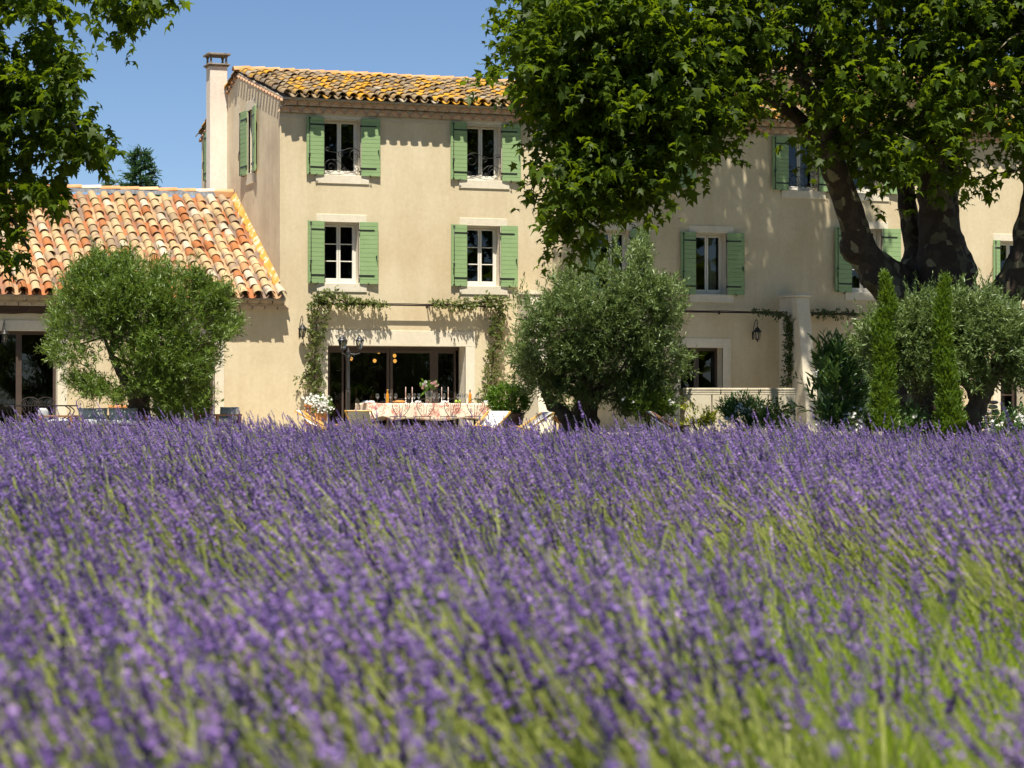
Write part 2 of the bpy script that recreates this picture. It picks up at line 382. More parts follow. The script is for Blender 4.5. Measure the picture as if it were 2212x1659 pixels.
gb.build('ground', gm, kind='structure')
# terrace paving in front of the house
tb = MB()
for i in range(-12, 27):
    for j in range(0, 7):
        x0 = i * 1.0 + (j % 2) * .5; y1 = -j * 1.0
        tb.box((x0 + .006, y1 - .994, -.05), (x0 + .994, y1 - .006, .022 + .004 * math.sin(i * 3.1 + j * 1.7)))
for o in [tb.build('terrace', MT['paving'], kind='structure')]: pass

# ---- tiles
def tile_geo(w, L, h=.46, taper=.82, th=.016, n=7, lip=.012):
    vs = []; fs = []
    for (y, k, dz) in ((0, 1, lip), (L, taper, -lip)):
        for t in (0, th):
            for j in range(n + 1):
                a = math.pi * j / n; r = (w / 2 - t) * k
                vs.append((-math.cos(a) * r, y, dz + math.sin(a) * (w * h - t) * k))
    m = n + 1
    for j in range(n):
        fs.append((j, j + 1, 2*m + j + 1, 2*m + j))                 # outer
        fs.append((m + j + 1, m + j, 3*m + j, 3*m + j + 1))         # inner
        fs.append((j + 1, j, m + j, m + j + 1))                     # front lip
    return vs, fs
def geo_mesh(name, geo, mats, smooth=True):
    b = MB(); b.add(geo[0], geo[1], 0, smooth); me = b.mesh(name, mats); 
    try: me.set_sharp_from_angle(angle=R(45))
    except Exception: pass
    return me
def stamp(name, geo, mats4, m, parent, kind='stuff', rnd=None):
    """many copies of a small shape as ONE mesh with a number per piece"""
    tv = np.array(geo[0]); N = len(mats4); nv = len(tv)
    A = np.array([np.array(q) for q in mats4]); V = np.einsum('nij,vj->nvi', A[:, :3, :3], tv) + A[:, None, :3, 3]
    b = bpy.data.meshes.new(name)
    F = [tuple(i + k * nv for i in f) for k in range(N) for f in geo[1]]
    b.from_pydata(V.reshape(-1, 3).tolist(), [], F); b.materials.append(m)
    if rnd is None: rnd = rng.random(N)
    a = b.attributes.new('rnd', 'FLOAT', 'POINT'); a.data.foreach_set('value', np.repeat(rnd, nv).astype(np.float32))
    b.polygons.foreach_set('use_smooth', [True] * len(F))
    try: b.set_sharp_from_angle(angle=R(45))
    except Exception: pass
    return link(name, b, parent, kind=kind)
def basis(u, s, o):
    n = u.cross(s).normalized()
    return Matrix(((u.x, s.x, n.x, o.x), (u.y, s.y, n.y, o.y), (u.z, s.z, n.z, o.z), (0, 0, 0, 1)))
def tiled(roof, o, u, s, ncols, nrows, pitch, expo, geo, cgeo, m, mj, mch, pick, wob=1.0, limit=300):
    me = geo_mesh('canal_tile', geo, m); big = []; rest = []; ch = []
    for c in range(ncols):
        for r in range(nrows):
            P = o + u * (pitch * (c + .5)) + s * (expo * r)
            j = Matrix.Rotation(R(random.gauss(0, 1.6 * wob)), 4, 'Z') @ Matrix.Rotation(R(random.gauss(0, 1.3 * wob)), 4, 'Y') @ Matrix.Rotation(R(random.gauss(0, .8 * wob)), 4, 'X')
            sag = .010 * wob * math.sin(c * .7 + r * .4)
            n = u.cross(s).normalized()
            M4 = basis(u, s, P + n * (.055 + sag + random.gauss(0, .004 * wob)) + u * random.gauss(0, .007 * wob) + s * random.gauss(0, .010 * wob)) @ j
            (big if (pick(P) and len(big) < limit) else rest).append(M4)
            Pc = o + u * (pitch * (c + 1.0)) + s * (expo * r - .03)
            ch.append(basis(u, s, Pc + n * (.085)) @ Matrix.Rotation(R(random.gauss(0, 1.2)), 4, 'Z'))
    for M4 in big:
        t = link('roof_tile', me, roof); t.matrix_local = M4
    if rest: stamp('roof_tile', geo, rest, mj, roof)
    if cgeo: stamp('channel_tile', cgeo, ch, mch, roof)
def flip(geo): return [(x, y, -z) for x, y, z in geo[0]], [tuple(reversed(f)) for f in geo[1]]

# ---- wall with openings, in the plane y = 0 (or any plane given by a matrix)
def wall_grid(b, u0, u1, z0, z1, holes, fn, m=0):
    us = sorted(set([u0, u1] + [h[i] for h in holes for i in (0, 1) if u0 < h[i] < u1]))
    zs = sorted(set([z0, z1] + [h[i] for h in holes for i in (2, 3) if z0 < h[i] < z1]))
    for i in range(len(us) - 1):
        for j in range(len(zs) - 1):
            cu = (us[i] + us[i+1]) / 2; cz = (zs[j] + zs[j+1]) / 2
            if any(h[0] < cu < h[1] and h[2] < cz < h[3] for h in holes): continue
            b.add([fn(us[i], zs[j]), fn(us[i+1], zs[j]), fn(us[i+1], zs[j+1]), fn(us[i], zs[j+1])], [(0, 1, 2, 3)], m)
def surround(parent, fn, x0, x1, z0, z1, depth, side, top, bot, m='surround', floor=True, sillout=.03):
    """fn(u, out, z): point on the wall; ring of plaster round an opening and its reveals"""
    b = MB()
    def q(u0, u1, za, zb, o):
        P = [fn(u0, -.05, za), fn(u1, -.05, za), fn(u1, -.05, zb), fn(u0, -.05, zb), fn(u0, o, za), fn(u1, o, za), fn(u1, o, zb), fn(u0, o, zb)]
        b.add(P, [(4, 5, 6, 7), (0, 1, 5, 4), (1, 2, 6, 5), (2, 3, 7, 6), (3, 0, 4, 7)])
    if side: q(x0 - side, x0, z0, z1, .016); q(x1, x1 + side, z0, z1, .016)
    if top: q(x0 - side, x1 + side, z1, z1 + top, .018)
    if bot: q(x0 - side, x1 + side, z0 - bot, z0, sillout)
    e = .004
    for (a, c, za, zb) in ((x0, x0, z0, z1), (x1, x1, z0, z1)):
        P = [fn(a, 0.0, za), fn(a, -depth, za), fn(a, -depth, zb), fn(a, 0.0, zb)]; b.add(P, [(0, 1, 2, 3)])
    b.add([fn(x0, 0, z1), fn(x1, 0, z1), fn(x1, -depth, z1), fn(x0, -depth, z1)], [(0, 1, 2, 3)])
    if floor: b.add([fn(x0, 0, z0), fn(x1, 0, z0), fn(x1, -depth, z0), fn(x0, -depth, z0)], [(0, 1, 2, 3)])
    return b.build('plaster_surround', MT[m], parent, bevel=.006)
def F0(u, o, z): return Vector((u, -o, z))
def G0(u, o, z): return Vector((-o, u, z))          # gable wall: u runs towards the back, out is -x

def room(parent, x0, x1, z0, z1, y0, y1, m='room_dark'):
    b = MB(); a = .25
    X0, X1, Z0, Z1 = x0 - a, x1 + a, z0 - .05, z1 + a
    b.add([(X0,y0,Z0),(X1,y0,Z0),(X1,y1,Z0),(X0,y1,Z0),(X0,y0,Z1),(X1,y0,Z1),(X1,y1,Z1),(X0,y1,Z1)], [(0,1,2,3),(4,7,6,5),(1,5,6,2),(3,2,6,7),(0,3,7,4)])
    # front return walls round the opening
    for (p, q, r, s) in ((X0, x0, Z0, Z1), (x1, X1, Z0, Z1), (x0, x1, z1, Z1), (x0, x1, Z0, z0)):
        b.add([(p, y0, r), (q, y0, r), (q, y0, s), (p, y0, s)], [(0, 1, 2, 3)])
    return b.build('room', MT[m], parent)

def window(parent, x0, x1, z0, z1, rows=1, y=.30, curtain=None, refl=None):
    fr = MB(); t = .05; yy = (y, y + .06)
    fr.box((x0, yy[0], z0), (x0 + t, yy[1], z1)); fr.box((x1 - t, yy[0], z0), (x1, yy[1], z1))
    fr.box((x0 + t, yy[0], z1 - t), (x1 - t, yy[1], z1)); fr.box((x0 + t, yy[0] - .03, z0), (x1 - t, yy[1], z0 + .05))
    xm = (x0 + x1) / 2; panes = []
    for (a, c) in ((x0 + t, xm - .004), (xm + .004, x1 - t)):
        s = .048; y2 = (y - .012, y + .05); b0, b1 = z0 + .055, z1 - t - .004
        fr.box((a, y2[0], b0), (a + s, y2[1], b1)); fr.box((c - s, y2[0], b0), (c, y2[1], b1))
        fr.box((a + s, y2[0], b0), (c - s, y2[1], b0 + .085)); fr.box((a + s, y2[0], b1 - s), (c - s, y2[1], b1))
        g0, g1 = b0 + .085, b1 - s
        for k in range(rows):
            za = g0 + (g1 - g0) * k / rows; zb = g0 + (g1 - g0) * (k + 1) / rows
            if k: fr.box((a + s, y2[0] + .006, za - .013), (c - s, y2[1] - .006, za + .013))
            panes.append((a + s, c - s, za + (.013 if k else 0), zb - (.013 if k < rows - 1 else 0)))
    w = fr.build('window', MT['white'], parent, bevel=.005)
    for (a, c, za, zb) in panes:
        MB().add([(a, y + .02, za), (c, y + .02, za), (c, y + .02, zb), (a, y + .02, zb)], [(0, 1, 2, 3)]).build('pane', MT['glass'], w)
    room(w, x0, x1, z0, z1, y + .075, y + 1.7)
    if curtain:
        cb = MB(); n = 16; cx0, cx1 = curtain
        vs = []
        for i in range(n + 1):
            xx = cx0 + (cx1 - cx0) * i / n
            for zz in (z0 + .05, z1 - .03): vs.append((xx, y + .16 + .02 * math.sin(i * 2.1), zz))
        cb.add(vs, [(2*i, 2*i+2, 2*i+3, 2*i+1) for i in range(n)], 0, True); cb.build('curtain', MT['curtain'], w)
    return w

PL = {}
def plank_mesh(w, h):
    k = (round(w, 2), round(h, 3))
    if k not in PL:
        b = MB(); b.box((0, -.014, 0), (w, .014, h - .006)); PL[k] = b.mesh('shutter_plank', MT['shutter'])
    return PL[k]
def shutter(parent, hinge, z0, z1, w, side, normal='front', ang=5.0, npl=14, rod=True):
    """hinge = u coordinate of the hinge edge; side = -1 opens to smaller u, +1 to larger u"""
    H = z1 - z0; sh = MB()
    t = .012
    for zz in (.06, H - .16): sh.box((.02, .0145, zz), (w - .02, .034, zz + .10))
    sh.box((0, -.0135, 0), (.006, .0145, H)); sh.box((w - .006, -.0135, 0), (w, .0145, H))
    o = sh.build('shutter', MT['shutter'], parent)
    if normal == 'front':
        if side < 0: o.matrix_local = Matrix.Translation((hinge, -.045, z0)) @ Matrix.Rotation(R(ang), 4, 'Z') @ Matrix.Scale(-1, 4, (1, 0, 0))
        else: o.matrix_local = Matrix.Translation((hinge, -.045, z0)) @ Matrix.Rotation(R(-ang), 4, 'Z')
    else:
        B = Matrix(((0, 1, 0, -.045), (1, 0, 0, hinge), (0, 0, 1, z0), (0, 0, 0, 1)))   # local x -> +y, local y -> +x (towards the wall)
        if side < 0: o.matrix_local = B @ Matrix.Scale(-1, 4, (1, 0, 0)) @ Matrix.Rotation(R(-ang), 4, 'Z')
        else: o.matrix_local = B @ Matrix.Rotation(R(-ang), 4, 'Z')
    h = H / npl; me = plank_mesh(w - .016, h)
    for k in range(npl):
        pl = link('plank', me, o, (.008, random.uniform(-.0015, .0015), k * h + .003))
    for zz in (H * .13, H * .865):
        sb = MB(); sb.box((-.02, -.023, zz - .018), (w * .80, -.0155, zz + .018)); sb.box((-.03, -.034, zz - .026), (.006, -.004, zz + .026))
        for q in (.2, .5, .8): sb.box((w * .8 * q - .007, -.027, zz - .007), (w * .8 * q + .007, -.023, zz + .007))
        sb.build('hinge_strap', MT['iron'], o)
    if rod:
        rb = MB(); rb.tube([(w - .075, -.03, .02), (w - .075, -.03, H - .02)], .009, 6)
        for zz in (.03, H * .36, H - .05): rb.box((w - .10, -.036, zz - .014), (w - .05, -.016, zz + .014))
        rb.tube([(w - .075, -.036, H * .40), (w - .055, -.055, H * .33), (w - .04, -.05, H * .24)], .010, 5)
        rb.build('bolt_rod', MT['iron'], o)
    else:
        rb = MB(); rb.box((w - .06, -.03, H * .40), (w - .03, -.016, H * .46)); rb.tube([(w - .045, -.03, H * .42), (w - .03, -.05, H * .36)], .008, 5)
        rb.build('latch', MT['iron'], o)
    st = MB(); st.tube([(w * .5, .03, -.03), (w * .5, -.05, -.02), (w * .42, -.055, .03)], .011, 5); st.build('shutter_stay', MT['iron'], o)
    return o

def spiral(c, r0, r1, a0, turns, y, flipx=1, n=26):
    return [(c[0] + flipx * (r0 + (r1 - r0) * i / n) * math.cos(a0 + turns * 2*math.pi*i/n), y, c[1] + (r0 + (r1 - r0) * i / n) * math.sin(a0 + turns * 2*math.pi*i/n)) for i in range(n + 1)]
def guard(parent, x0, x1, z0, mirror=False):
    w = x1 - x0; b = MB(); y = .03
    def X(t): return x0 + w * (1 - t if mirror else t)
    f = -1 if mirror else 1
    def C(cx, cz, r0, r1, a0, t, n=26): b.tube(spiral((X(cx), z0 + cz), r0, r1, a0, t, y, f, n), .0085, 5)
    C(.20, .16, .19, .03, math.pi * .5, 1.6); C(.20, .16, .19, .15, math.pi * .5, -.35, 10)
    def pl(pts): b.tube([(X(a), y, z0 + c) for a, c in pts], .0085, 5)
    pl([(.20, .35), (.36, .34), (.5, .24), (.62, .12), (.78, .04), (.9, .06)]); C(.91, .115, .06, .02, -math.pi * .5, 1.3)
    C(.42, .08, .07, .02, 0, 1.4); C(.58, .08, .07, .02, math.pi, -1.4)
    C(.86, .46, .19, .04, 0, 1.4); pl([(1.0, .46), (.98, .58), (.86, .66), (.7, .655), (.5, .58), (.35, .53), (.15, .55), (.02, .60)])
    C(.48, .49, .085, .02, math.pi * .5, 1.3); C(.10, .60, .07, .02, 0, 1.2)
    for t, zz in ((0, .28), (0, .58), (1, .06), (1, .44)):
        b.box((X(t) - .025, y - .02, z0 + zz - .015), (X(t) + .025, y + .02, z0 + zz + .015))
    return b.build('window_guard', MT['iron'], parent)

# ------------------------------------------------------------------ MAIN HOUSE
XR = 27.0; EZ = 8.60; RZ = 9.86; RY = 4.55; BZ = 8.55; BY = 9.2
SL = (RZ - EZ) / (RY + .40)
house = thing('farmhouse', 'cream rendered three storey farmhouse with green shutters and lichened tile roof', 'house')
def opening(pl, pr, pt, pb, Y=0.0):
    a = on_front(pl, pt, Y); b = on_front(pr, pt, Y); zt = on_front((pl + pr) / 2, pt, Y).z; zb = on_front((pl + pr) / 2, pb, Y).z
    return a.x, b.x, zb, zt
OPS = dict(t1=opening(699.3, 779, 256, 378.5), t2=opening(1008, 1083, 268, 389.5), t3=opening(1403, 1467, 288, 404), t4=opening(1702, 1768.5, 298.5, 412), t5=opening(1842, 1906, 306, 417),
           f1=opening(700, 775.7, 480, 612), f2=opening(1008, 1080.4, 488, 618.3), f3=opening(1292, 1360.5, 497, 634), f4=opening(1502, 1569.6, 503.5, 636), f5=opening(1838.7, 1904.8, 494, 632), f6=opening(2158.5, 2220, 521, 640),
           door=opening(708, 1005.6, 747.5, 938), side=opening(1470, 1561, 751, 935), french=opening(1796, 1860, 763, 930), end=opening(2161, 2245, 759, 938))
for k in ('door', 'side', 'french', 'end'): OPS[k] = (*OPS[k][:2], .03, OPS[k][3])
wb = MB(); wall_grid(wb, 0, XR, -.1, EZ - .1, list(OPS.values()), lambda u, z: (u, 0, z))
wb.add([(XR, 0, -.1), (XR, BY, -.1), (XR, BY, BZ), (XR, RY, RZ - .1), (XR, 0, EZ - .1)], [(0, 1, 2, 3, 4)])
wb.add([(0, BY, -.1), (0, BY, BZ), (XR, BY, BZ), (XR, BY, -.1)], [(0, 1, 2, 3)])
wb.build('wall', MT['stucco'], house)
# gable wall
gz0 = lambda y: (EZ + SL * (y + .4) if y < RY else RZ - (RZ - BZ) * (y - RY) / (BY - RY)) - .07
gl = on_side(538, 0).y; g_hi = on_side(536.5, 262).y; g_lo = on_side(548.5, 262).y
gz1 = on_side(543, 237).z; gzb = on_side(543, 373).z
GW = (g_lo, g_hi, gzb, gz1)
sb_ = MB()
ysplit = sorted([0, GW[0], GW[1], RY, BY])
for a, c in zip(ysplit[:-1], ysplit[1:]):
    if abs(a - GW[0]) < 1e-6:
        sb_.add([(0, c, -.1), (0, a, -.1), (0, a, GW[2]), (0, c, GW[2])], [(0, 1, 2, 3)])
        sb_.add([(0, c, GW[3]), (0, a, GW[3]), (0, a, gz0(a)), (0, c, gz0(c))], [(0, 1, 2, 3)])
    else: sb_.add([(0, c, -.1), (0, a, -.1), (0, a, gz0(a)), (0, c, gz0(c))], [(0, 1, 2, 3)])
sb_.build('gable_wall', MT['stucco_side'], house)
surround(house, G0, GW[0], GW[1], GW[2], GW[3], .3, .16, .26, .30)
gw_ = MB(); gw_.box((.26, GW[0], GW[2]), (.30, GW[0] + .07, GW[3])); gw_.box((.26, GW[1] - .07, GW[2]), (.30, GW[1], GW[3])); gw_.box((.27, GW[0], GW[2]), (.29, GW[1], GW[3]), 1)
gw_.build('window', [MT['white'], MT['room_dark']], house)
shw = .56
shutter(house, GW[0] - .01, GW[2] - .02, GW[3] + .02, shw, -1, 'gable', 6, rod=False)
shutter(house, GW[1] + .01, GW[2] - .02, GW[3] + .02, shw, 1, 'gable', 6)
rs = on_side(450, 300).y
shutter(house, rs, on_side(447, 382).z - .1, on_side(447, 285).z, .34, 1, 'gable', 2)

# cornice band, genoise
bb = MB(); bb.box((-.012, -.016, 8.07), (XR, .0, 8.20)); bb.build('plaster_band', MT['band'], house)
gp = .29; NG = int(XR / gp)
for row, (zc, out) in enumerate(((8.20, .15), (8.37, .29))):
    ub = MB(); ub.box((-.02, -out + .03, zc + .136), (XR, .05, zc + .168)); ub.build('genoise_shelf', MT['genoise'], house)
    n = 7; g = MB(); w = gp * .995; r1 = w / 2; hh = .130
    arc = [(-math.cos(math.pi*j/n) * r1, math.sin(math.pi*j/n) * hh) for j in range(n + 1)]
    ar2 = [(x * .84, z * .80) for x, z in arc]
    vs = [(x, -out, z) for x, z in arc] + [(x, -out, z) for x, z in ar2] + [(x, .0, z) for x, z in arc] + [(x, -out + .065, z) for x, z in ar2]
    m = n + 1
    g.add(vs, [(j, j+1, m+j+1, m+j) for j in range(n)], 1); g.add(vs, [(j+1, j, 2*m+j, 2*m+j+1) for j in range(n)], 0, True)
    g.add(vs, [(m+j, m+j+1, 3*m+j+1, 3*m+j) for j in range(n)], 1); g.add(vs, [tuple(range(3*m, 4*m))], 0)
    # mortar between two arches
    g.add([(r1, -out + .02, 0), (r1, -out + .02, .15), (arc[n-2][0], -out + .02, .15), (arc[n-2][0], -out + .02, arc[n-2][1])], [(0, 1, 2, 3)], 0)
    g.add([(-r1, -out + .02, 0), (arc[2][0], -out + .02, arc[2][1]), (arc[2][0], -out + .02, .15), (-r1, -out + .02, .15)], [(0, 1, 2, 3)], 0)
    g.add([(arc[2][0], -out + .02, arc[2][1]), (arc[n-2][0], -out + .02, arc[n-2][1]), (arc[n-2][0], -out + .02, .15), (arc[2][0], -out + .02, .15)], [(0, 1, 2, 3)], 0)
    me = g.mesh('genoise_tile', [MT['genoise'], MT['genoise_red']])
    for i in range(NG):
        t = link('genoise_tile', me, house, (gp * (i + (.5 if row == 0 else 1.0)) - .06, random.uniform(-.004, .004), zc + .008 + random.uniform(-.003, .003)), (0, 0, R(random.gauss(0, 1.0))))
# roof
rf = MB(); e = .045
rf.add([(-.02, -.36, EZ - e), (XR, -.36, EZ - e), (XR, RY, RZ - e), (-.02, RY, RZ - e), (-.02, BY + .3, BZ - e), (XR, BY + .3, BZ - e),
        (-.02, -.36, EZ - .10), (XR, -.36, EZ - .10), (XR, RY, RZ - .11), (-.02, RY, RZ - .11), (-.02, BY + .3, BZ - .11), (XR, BY + .3, BZ - .11)],
       [(0, 1, 2, 3), (3, 2, 5, 4), (6, 9, 8, 7), (9, 10, 11, 8), (0, 6, 7, 1), (0, 3, 9, 6), (3, 4, 10, 9), (4, 5, 11, 10), (1, 7, 8, 2), (2, 8, 11, 5)])
roof = rf.build('roof', MT['mortar'], house)
U = Vector((1, 0, 0)); S = Vector((0, RY + .40, RZ - EZ)); LS = S.length; S.normalize(); nr_ = 12; ex = LS / nr_
tg = tile_geo(.235, ex * 1.22, .50); cg = flip(tile_geo(.21, ex * 1.22, .42))
def pick_main(P):
    x, y, z = proj(P); return P.x < 7.3
tiled(roof, Vector((-.06, -.44, EZ - e + .01)), U, S, int((XR + .1) / gp), nr_, gp, ex, tg, cg, MT['old'], MT['old_j'], MT['old_j'], pick_main, 1.3)
S2 = Vector((0, -(BY + .3 - RY), RZ - BZ)); L2 = S2.length; S2.normalize(); ex2 = L2 / 12
geo2 = tile_geo(.235, ex2 * 1.22, .5); N2 = []
for c in range(6):
    for r in range(12): N2.append(basis(-U, S2, Vector((-.14 + gp * (c + .5), BY + .35, BZ - e + .02)) + S2 * ex2 * r + Vector((0, 0, .05))))
stamp('back_roof_tile', geo2, N2, MT['old_j'], roof)
rg = tile_geo(.30, .46, .42, .9); rme = geo_mesh('ridge_tile', rg, MT['ridge'])
for i in range(int(XR / .42)):
    t = link('ridge_tile', rme, roof); t.matrix_local = basis(Vector((0, 1, 0)), Vector((-1, 0, 0)), Vector((-.12 + .42 * (i + 1), RY, RZ + .03 + .006 * math.sin(i)))) @ Matrix.Rotation(R(random.gauss(0, 1)), 4, 'Z')
# verge tiles under the gable edge: their ends throw the saw-toothed shadow
vm = MB()
geo = tile_geo(.16, .20, .35, .95); vme = geo_mesh('verge_tile', geo, MT['genoise_red'])
for k in range(19):
    y = -.26 + k * .31
    if y > RY - .1: break
    t = link('verge_tile', vme, roof); t.matrix_local = basis(Vector((0, 1, SL)).normalized() * -1, Vector((1, 0, 0)), Vector((-.085, y, EZ + SL * (y + .4) - .165)))
for k in range(15):
    y = RY + .2 + k * .31
    t = link('verge_tile', vme, roof); t.matrix_local = basis(Vector((0, 1, -(RZ - BZ) / (BY - RY))).normalized() * -1, Vector((1, 0, 0)), Vector((-.085, y, RZ - (RZ - BZ) * (y - RY) / (BY - RY) - .15)))
# chimney on the gable
cy0 = 5.9; cb = MB(); cb.box((-.49, cy0, 5.0), (-.001, cy0 + .50, 10.17))
chim = cb.build('chimney', MT['chimney'], house, bevel=.01)
k_ = MB(); k_.box((-.56, cy0 - .07, 10.20), (.07, cy0 + .57, 10.245)); k_.box((-.525, cy0 - .035, 10.16), (.035, cy0 + .535, 10.20)); k_.build('chimney_ledge', MT['concrete'], chim, bevel=.012)
pme = MB().lathe([(.048, 0), (.032, .06), (.030, .16), (.055, .24)], 8).mesh('chimney_post', MT['concrete'])
for (x, y) in ((-.46, cy0 + .03), (-.03, cy0 + .03), (-.46, cy0 + .47), (-.03, cy0 + .47)): link('chimney_post', pme, chim, (x, y, 10.24))
k_ = MB(); k_.box((-.57, cy0 - .08, 10.48), (.08, cy0 + .58, 10.535)); k_.add([(-.56, cy0 - .07, 10.5355), (.07, cy0 - .07, 10.5355), (.07, cy0 + .57, 10.5355), (-.56, cy0 + .57, 10.5355), (-.245, cy0 + .25, 10.57)], [(0,1,4),(1,2,4),(2,3,4),(3,0,4)])
k_.build('chimney_cap', MT['concrete'], chim, bevel=.01)

# windows with shutters
def full(key, wl, wr, rows=1, curtain=None, gd=None, top=.20, bot=.22, side=.20, ang=5):
    x0, x1, z0, z1 = OPS[key]
    surround(house, F0, x0, x1, z0, z1, .30, side, top, bot)
    w = window(house, x0, x1, z0, z1, rows, curtain=curtain); a1, a2 = random.uniform(3, 9), random.uniform(2.5, 7)
    if wl: shutter(house, x0 - .005, z0 - .01, z1 + .015, wl, -1, ang=a1)
    if wr: shutter(house, x1 + .005, z0 - .01, z1 + .015, wr, 1, ang=a2, rod=False)
    if gd is not None: guard(house, x0 + .01, x1 - .01, z0 + .05, gd)
def wid(k, pl, pr): 
    a = on_front(pl, 400).x; b = on_front(pr, 400).x; return b - a
full('t1', wid('', 661, 699.3), wid('', 779, 819), gd=False, top=.26, side=.22)
full('t2', wid('', 972, 1008), wid('', 1083, 1122), gd=True, top=.26, side=.22)
full('t3', .46, .47, gd=False, top=.26)
full('t4', wid('', 1666, 1702), .45, gd=False, top=.26, curtain=(OPS['t4'][0] + .55, OPS['t4'][0] + .72))
full('t5', .45, .44, gd=True, top=.26)
full('f1', wid('', 663, 700), wid('', 775.7, 814.5), 3)
full('f2', wid('', 973, 1008), wid('', 1080.4, 1116), 3)
full('f3', .40, wid('', 1360.5, 1398), 1, curtain=(OPS['f3'][0] + .62, OPS['f3'][1] - .1))
full('f4', wid('', 1469, 1502), wid('', 1569.6, 1604.5), 1, curtain=(OPS['f4'][0] + .62, OPS['f4'][1] - .1))
full('f5', wid('', 1800, 1838.7), wid('', 1905, 1943), 3)
full('f6', .24, None, 1)
full('french', wid('', 1764, 1796), .40, 2, top=.2, bot=0)
# big sliding door of the dining room
x0, x1, z0, z1 = OPS['door']
surround(house, F0, x0, x1, z0, z1, .55, .26, .40, 0, floor=False)
dd = MB(); Y = .50; X = lambda px: on_front(px, 800, Y).x
fy = (Y, Y + .09); xa, xb = x0, x1
dd.box((xa, fy[0], z1 - .09), (xb, fy[1], z1)); dd.box((xa, fy[0], z0), (xb, fy[1], z0 + .06))
def F2(zx): return (1050 + zx / 2.107) / 1.736
panels = [(380, 503), (518, 862), (868, 1205), (1235, 1390)]
door = None; rects = []
for i, (a, c) in enumerate(panels):
    a = max(X(F2(a)), xa); c = min(X(F2(c)), xb); s = .075 if i in (1, 2) else .05; dy = .03 if i in (1, 2) else 0
    dd.box((a, fy[0] - dy, z0 + .06), (a + s, fy[1] - dy - .02, z1 - .09)); dd.box((c - s, fy[0] - dy, z0 + .06), (c, fy[1] - dy - .02, z1 - .09))
    dd.box((a + s, fy[0] - dy, z1 - .17), (c - s, fy[1] - dy - .02, z1 - .09)); dd.box((a + s, fy[0] - dy, z0 + .06), (c - s, fy[1] - dy - .02, z0 + .17))
    rects.append((a + s, c - s, z0 + .17, z1 - .17, fy[0] - dy + .03))
dd.box((X(F2(1205)), fy[0], z0 + .06), (X(F2(1235)), fy[1], z1 - .09))
door = dd.build('sliding_door', MT['brown_frame'], house, bevel=.004)
for (a, c, b_, t, y) in rects: MB().add([(a, y, b_), (c, y, b_), (c, y, t), (a, y, t)], [(0, 1, 2, 3)]).build('pane', MT['glass_dark'], door)
hb = MB(); hx = X(F2(853)); hb.tube([(hx, Y - .06, 1.0), (hx, Y - .06, 1.16)], .012, 6); hb.box((hx - .01, Y - .06, 1.02), (hx + .01, Y - .03, 1.14)); hb.build('door_handle', MT['iron'], door)
rb = MB(); a = 1.2
rb.add([(x0-a, Y+.1, 0), (x1+a, Y+.1, 0), (x1+a, Y+5, 0), (x0-a, Y+5, 0), (x0-a, Y+.1, 2.7), (x1+a, Y+.1, 2.7), (x1+a, Y+5, 2.7), (x0-a, Y+5, 2.7)], [(0,1,2,3),(4,7,6,5),(1,5,6,2),(3,2,6,7),(0,3,7,4)])
for (p, q, r, s) in ((x0-a, x0, 0, 2.7), (x1, x1+a, 0, 2.7), (x0, x1, z1, 2.7)): rb.add([(p, Y+.1, r), (q, Y+.1, r), (q, Y+.1, s), (p, Y+.1, s)], [(0,1,2,3)])
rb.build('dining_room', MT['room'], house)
# small side door, end door
for key, dep in (('side', .35), ('end', .3)):
    x0, x1, z0, z1 = OPS[key]; surround(house, F0, x0, x1, z0, z1, dep + .1, .24, .26, 0, floor=False)
    d = MB(); y = dep
    xm = (x0 + x1) / 2
    for (a, c) in ((x0, xm - .003), (xm + .003, x1)):
        d.box((a, y, z0), (a + .07, y + .05, z1)); d.box((c - .07, y, z0), (c, y + .05, z1)); d.box((a + .07, y, z1 - .08), (c - .07, y + .05, z1)); d.box((a + .07, y, z0), (c - .07, y + .05, z0 + .2)); d.box((a + .07, y, 1.0), (c - .07, y + .05, 1.05))
    o = d.build('glazed_door', MT['brown_frame'], house)
    for (a, c) in ((x0 + .07, xm - .073), (xm + .073, x1 - .07)):
        MB().add([(a, y + .03, z0 + .2), (c, y + .03, z0 + .2), (c, y + .03, z1 - .08), (a, y + .03, z1 - .08)], [(0,1,2,3)]).build('pane', MT['glass_dark'], o)
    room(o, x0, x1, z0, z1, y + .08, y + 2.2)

# buttresses
def buttress(pl, pr, ztop, p0, p1, w):
    xL = on_front(pl, 700).x
    b = MB(); v = [(xL, 0, -.05), (xL + w, 0, -.05), (xL + w, -p1, -.05), (xL, -p1, -.05), (xL, 0, ztop), (xL + w, 0, ztop), (xL + w, -p0, ztop), (xL, -p0, ztop)]
    b.add(v, [(4,5,6,7)[::-1], (0,3,7,4), (1,5,6,2), (3,2,6,7)]); o = b.build('buttress', MT['surround'], house, bevel=.02)
    c = MB(); c.box((xL - .04, -p0 - .05, ztop), (xL + w + .04, .0, ztop + .06)); c.box((xL - .02, -p0 - .03, ztop + .06), (xL + w + .02, .0, ztop + .10)); c.build('cap_moulding', MT['surround'], o, bevel=.012)
buttress(1683, 1743, on_front(1700, 640).z - .06, 1.05, 1.75, .38)
buttress(1118, 1168, on_front(1140, 632).z - .10, .95, 1.75, .36)
buttress(2196, 2230, on_front(2200, 672).z - .05, 1.0, 1.6, .4)

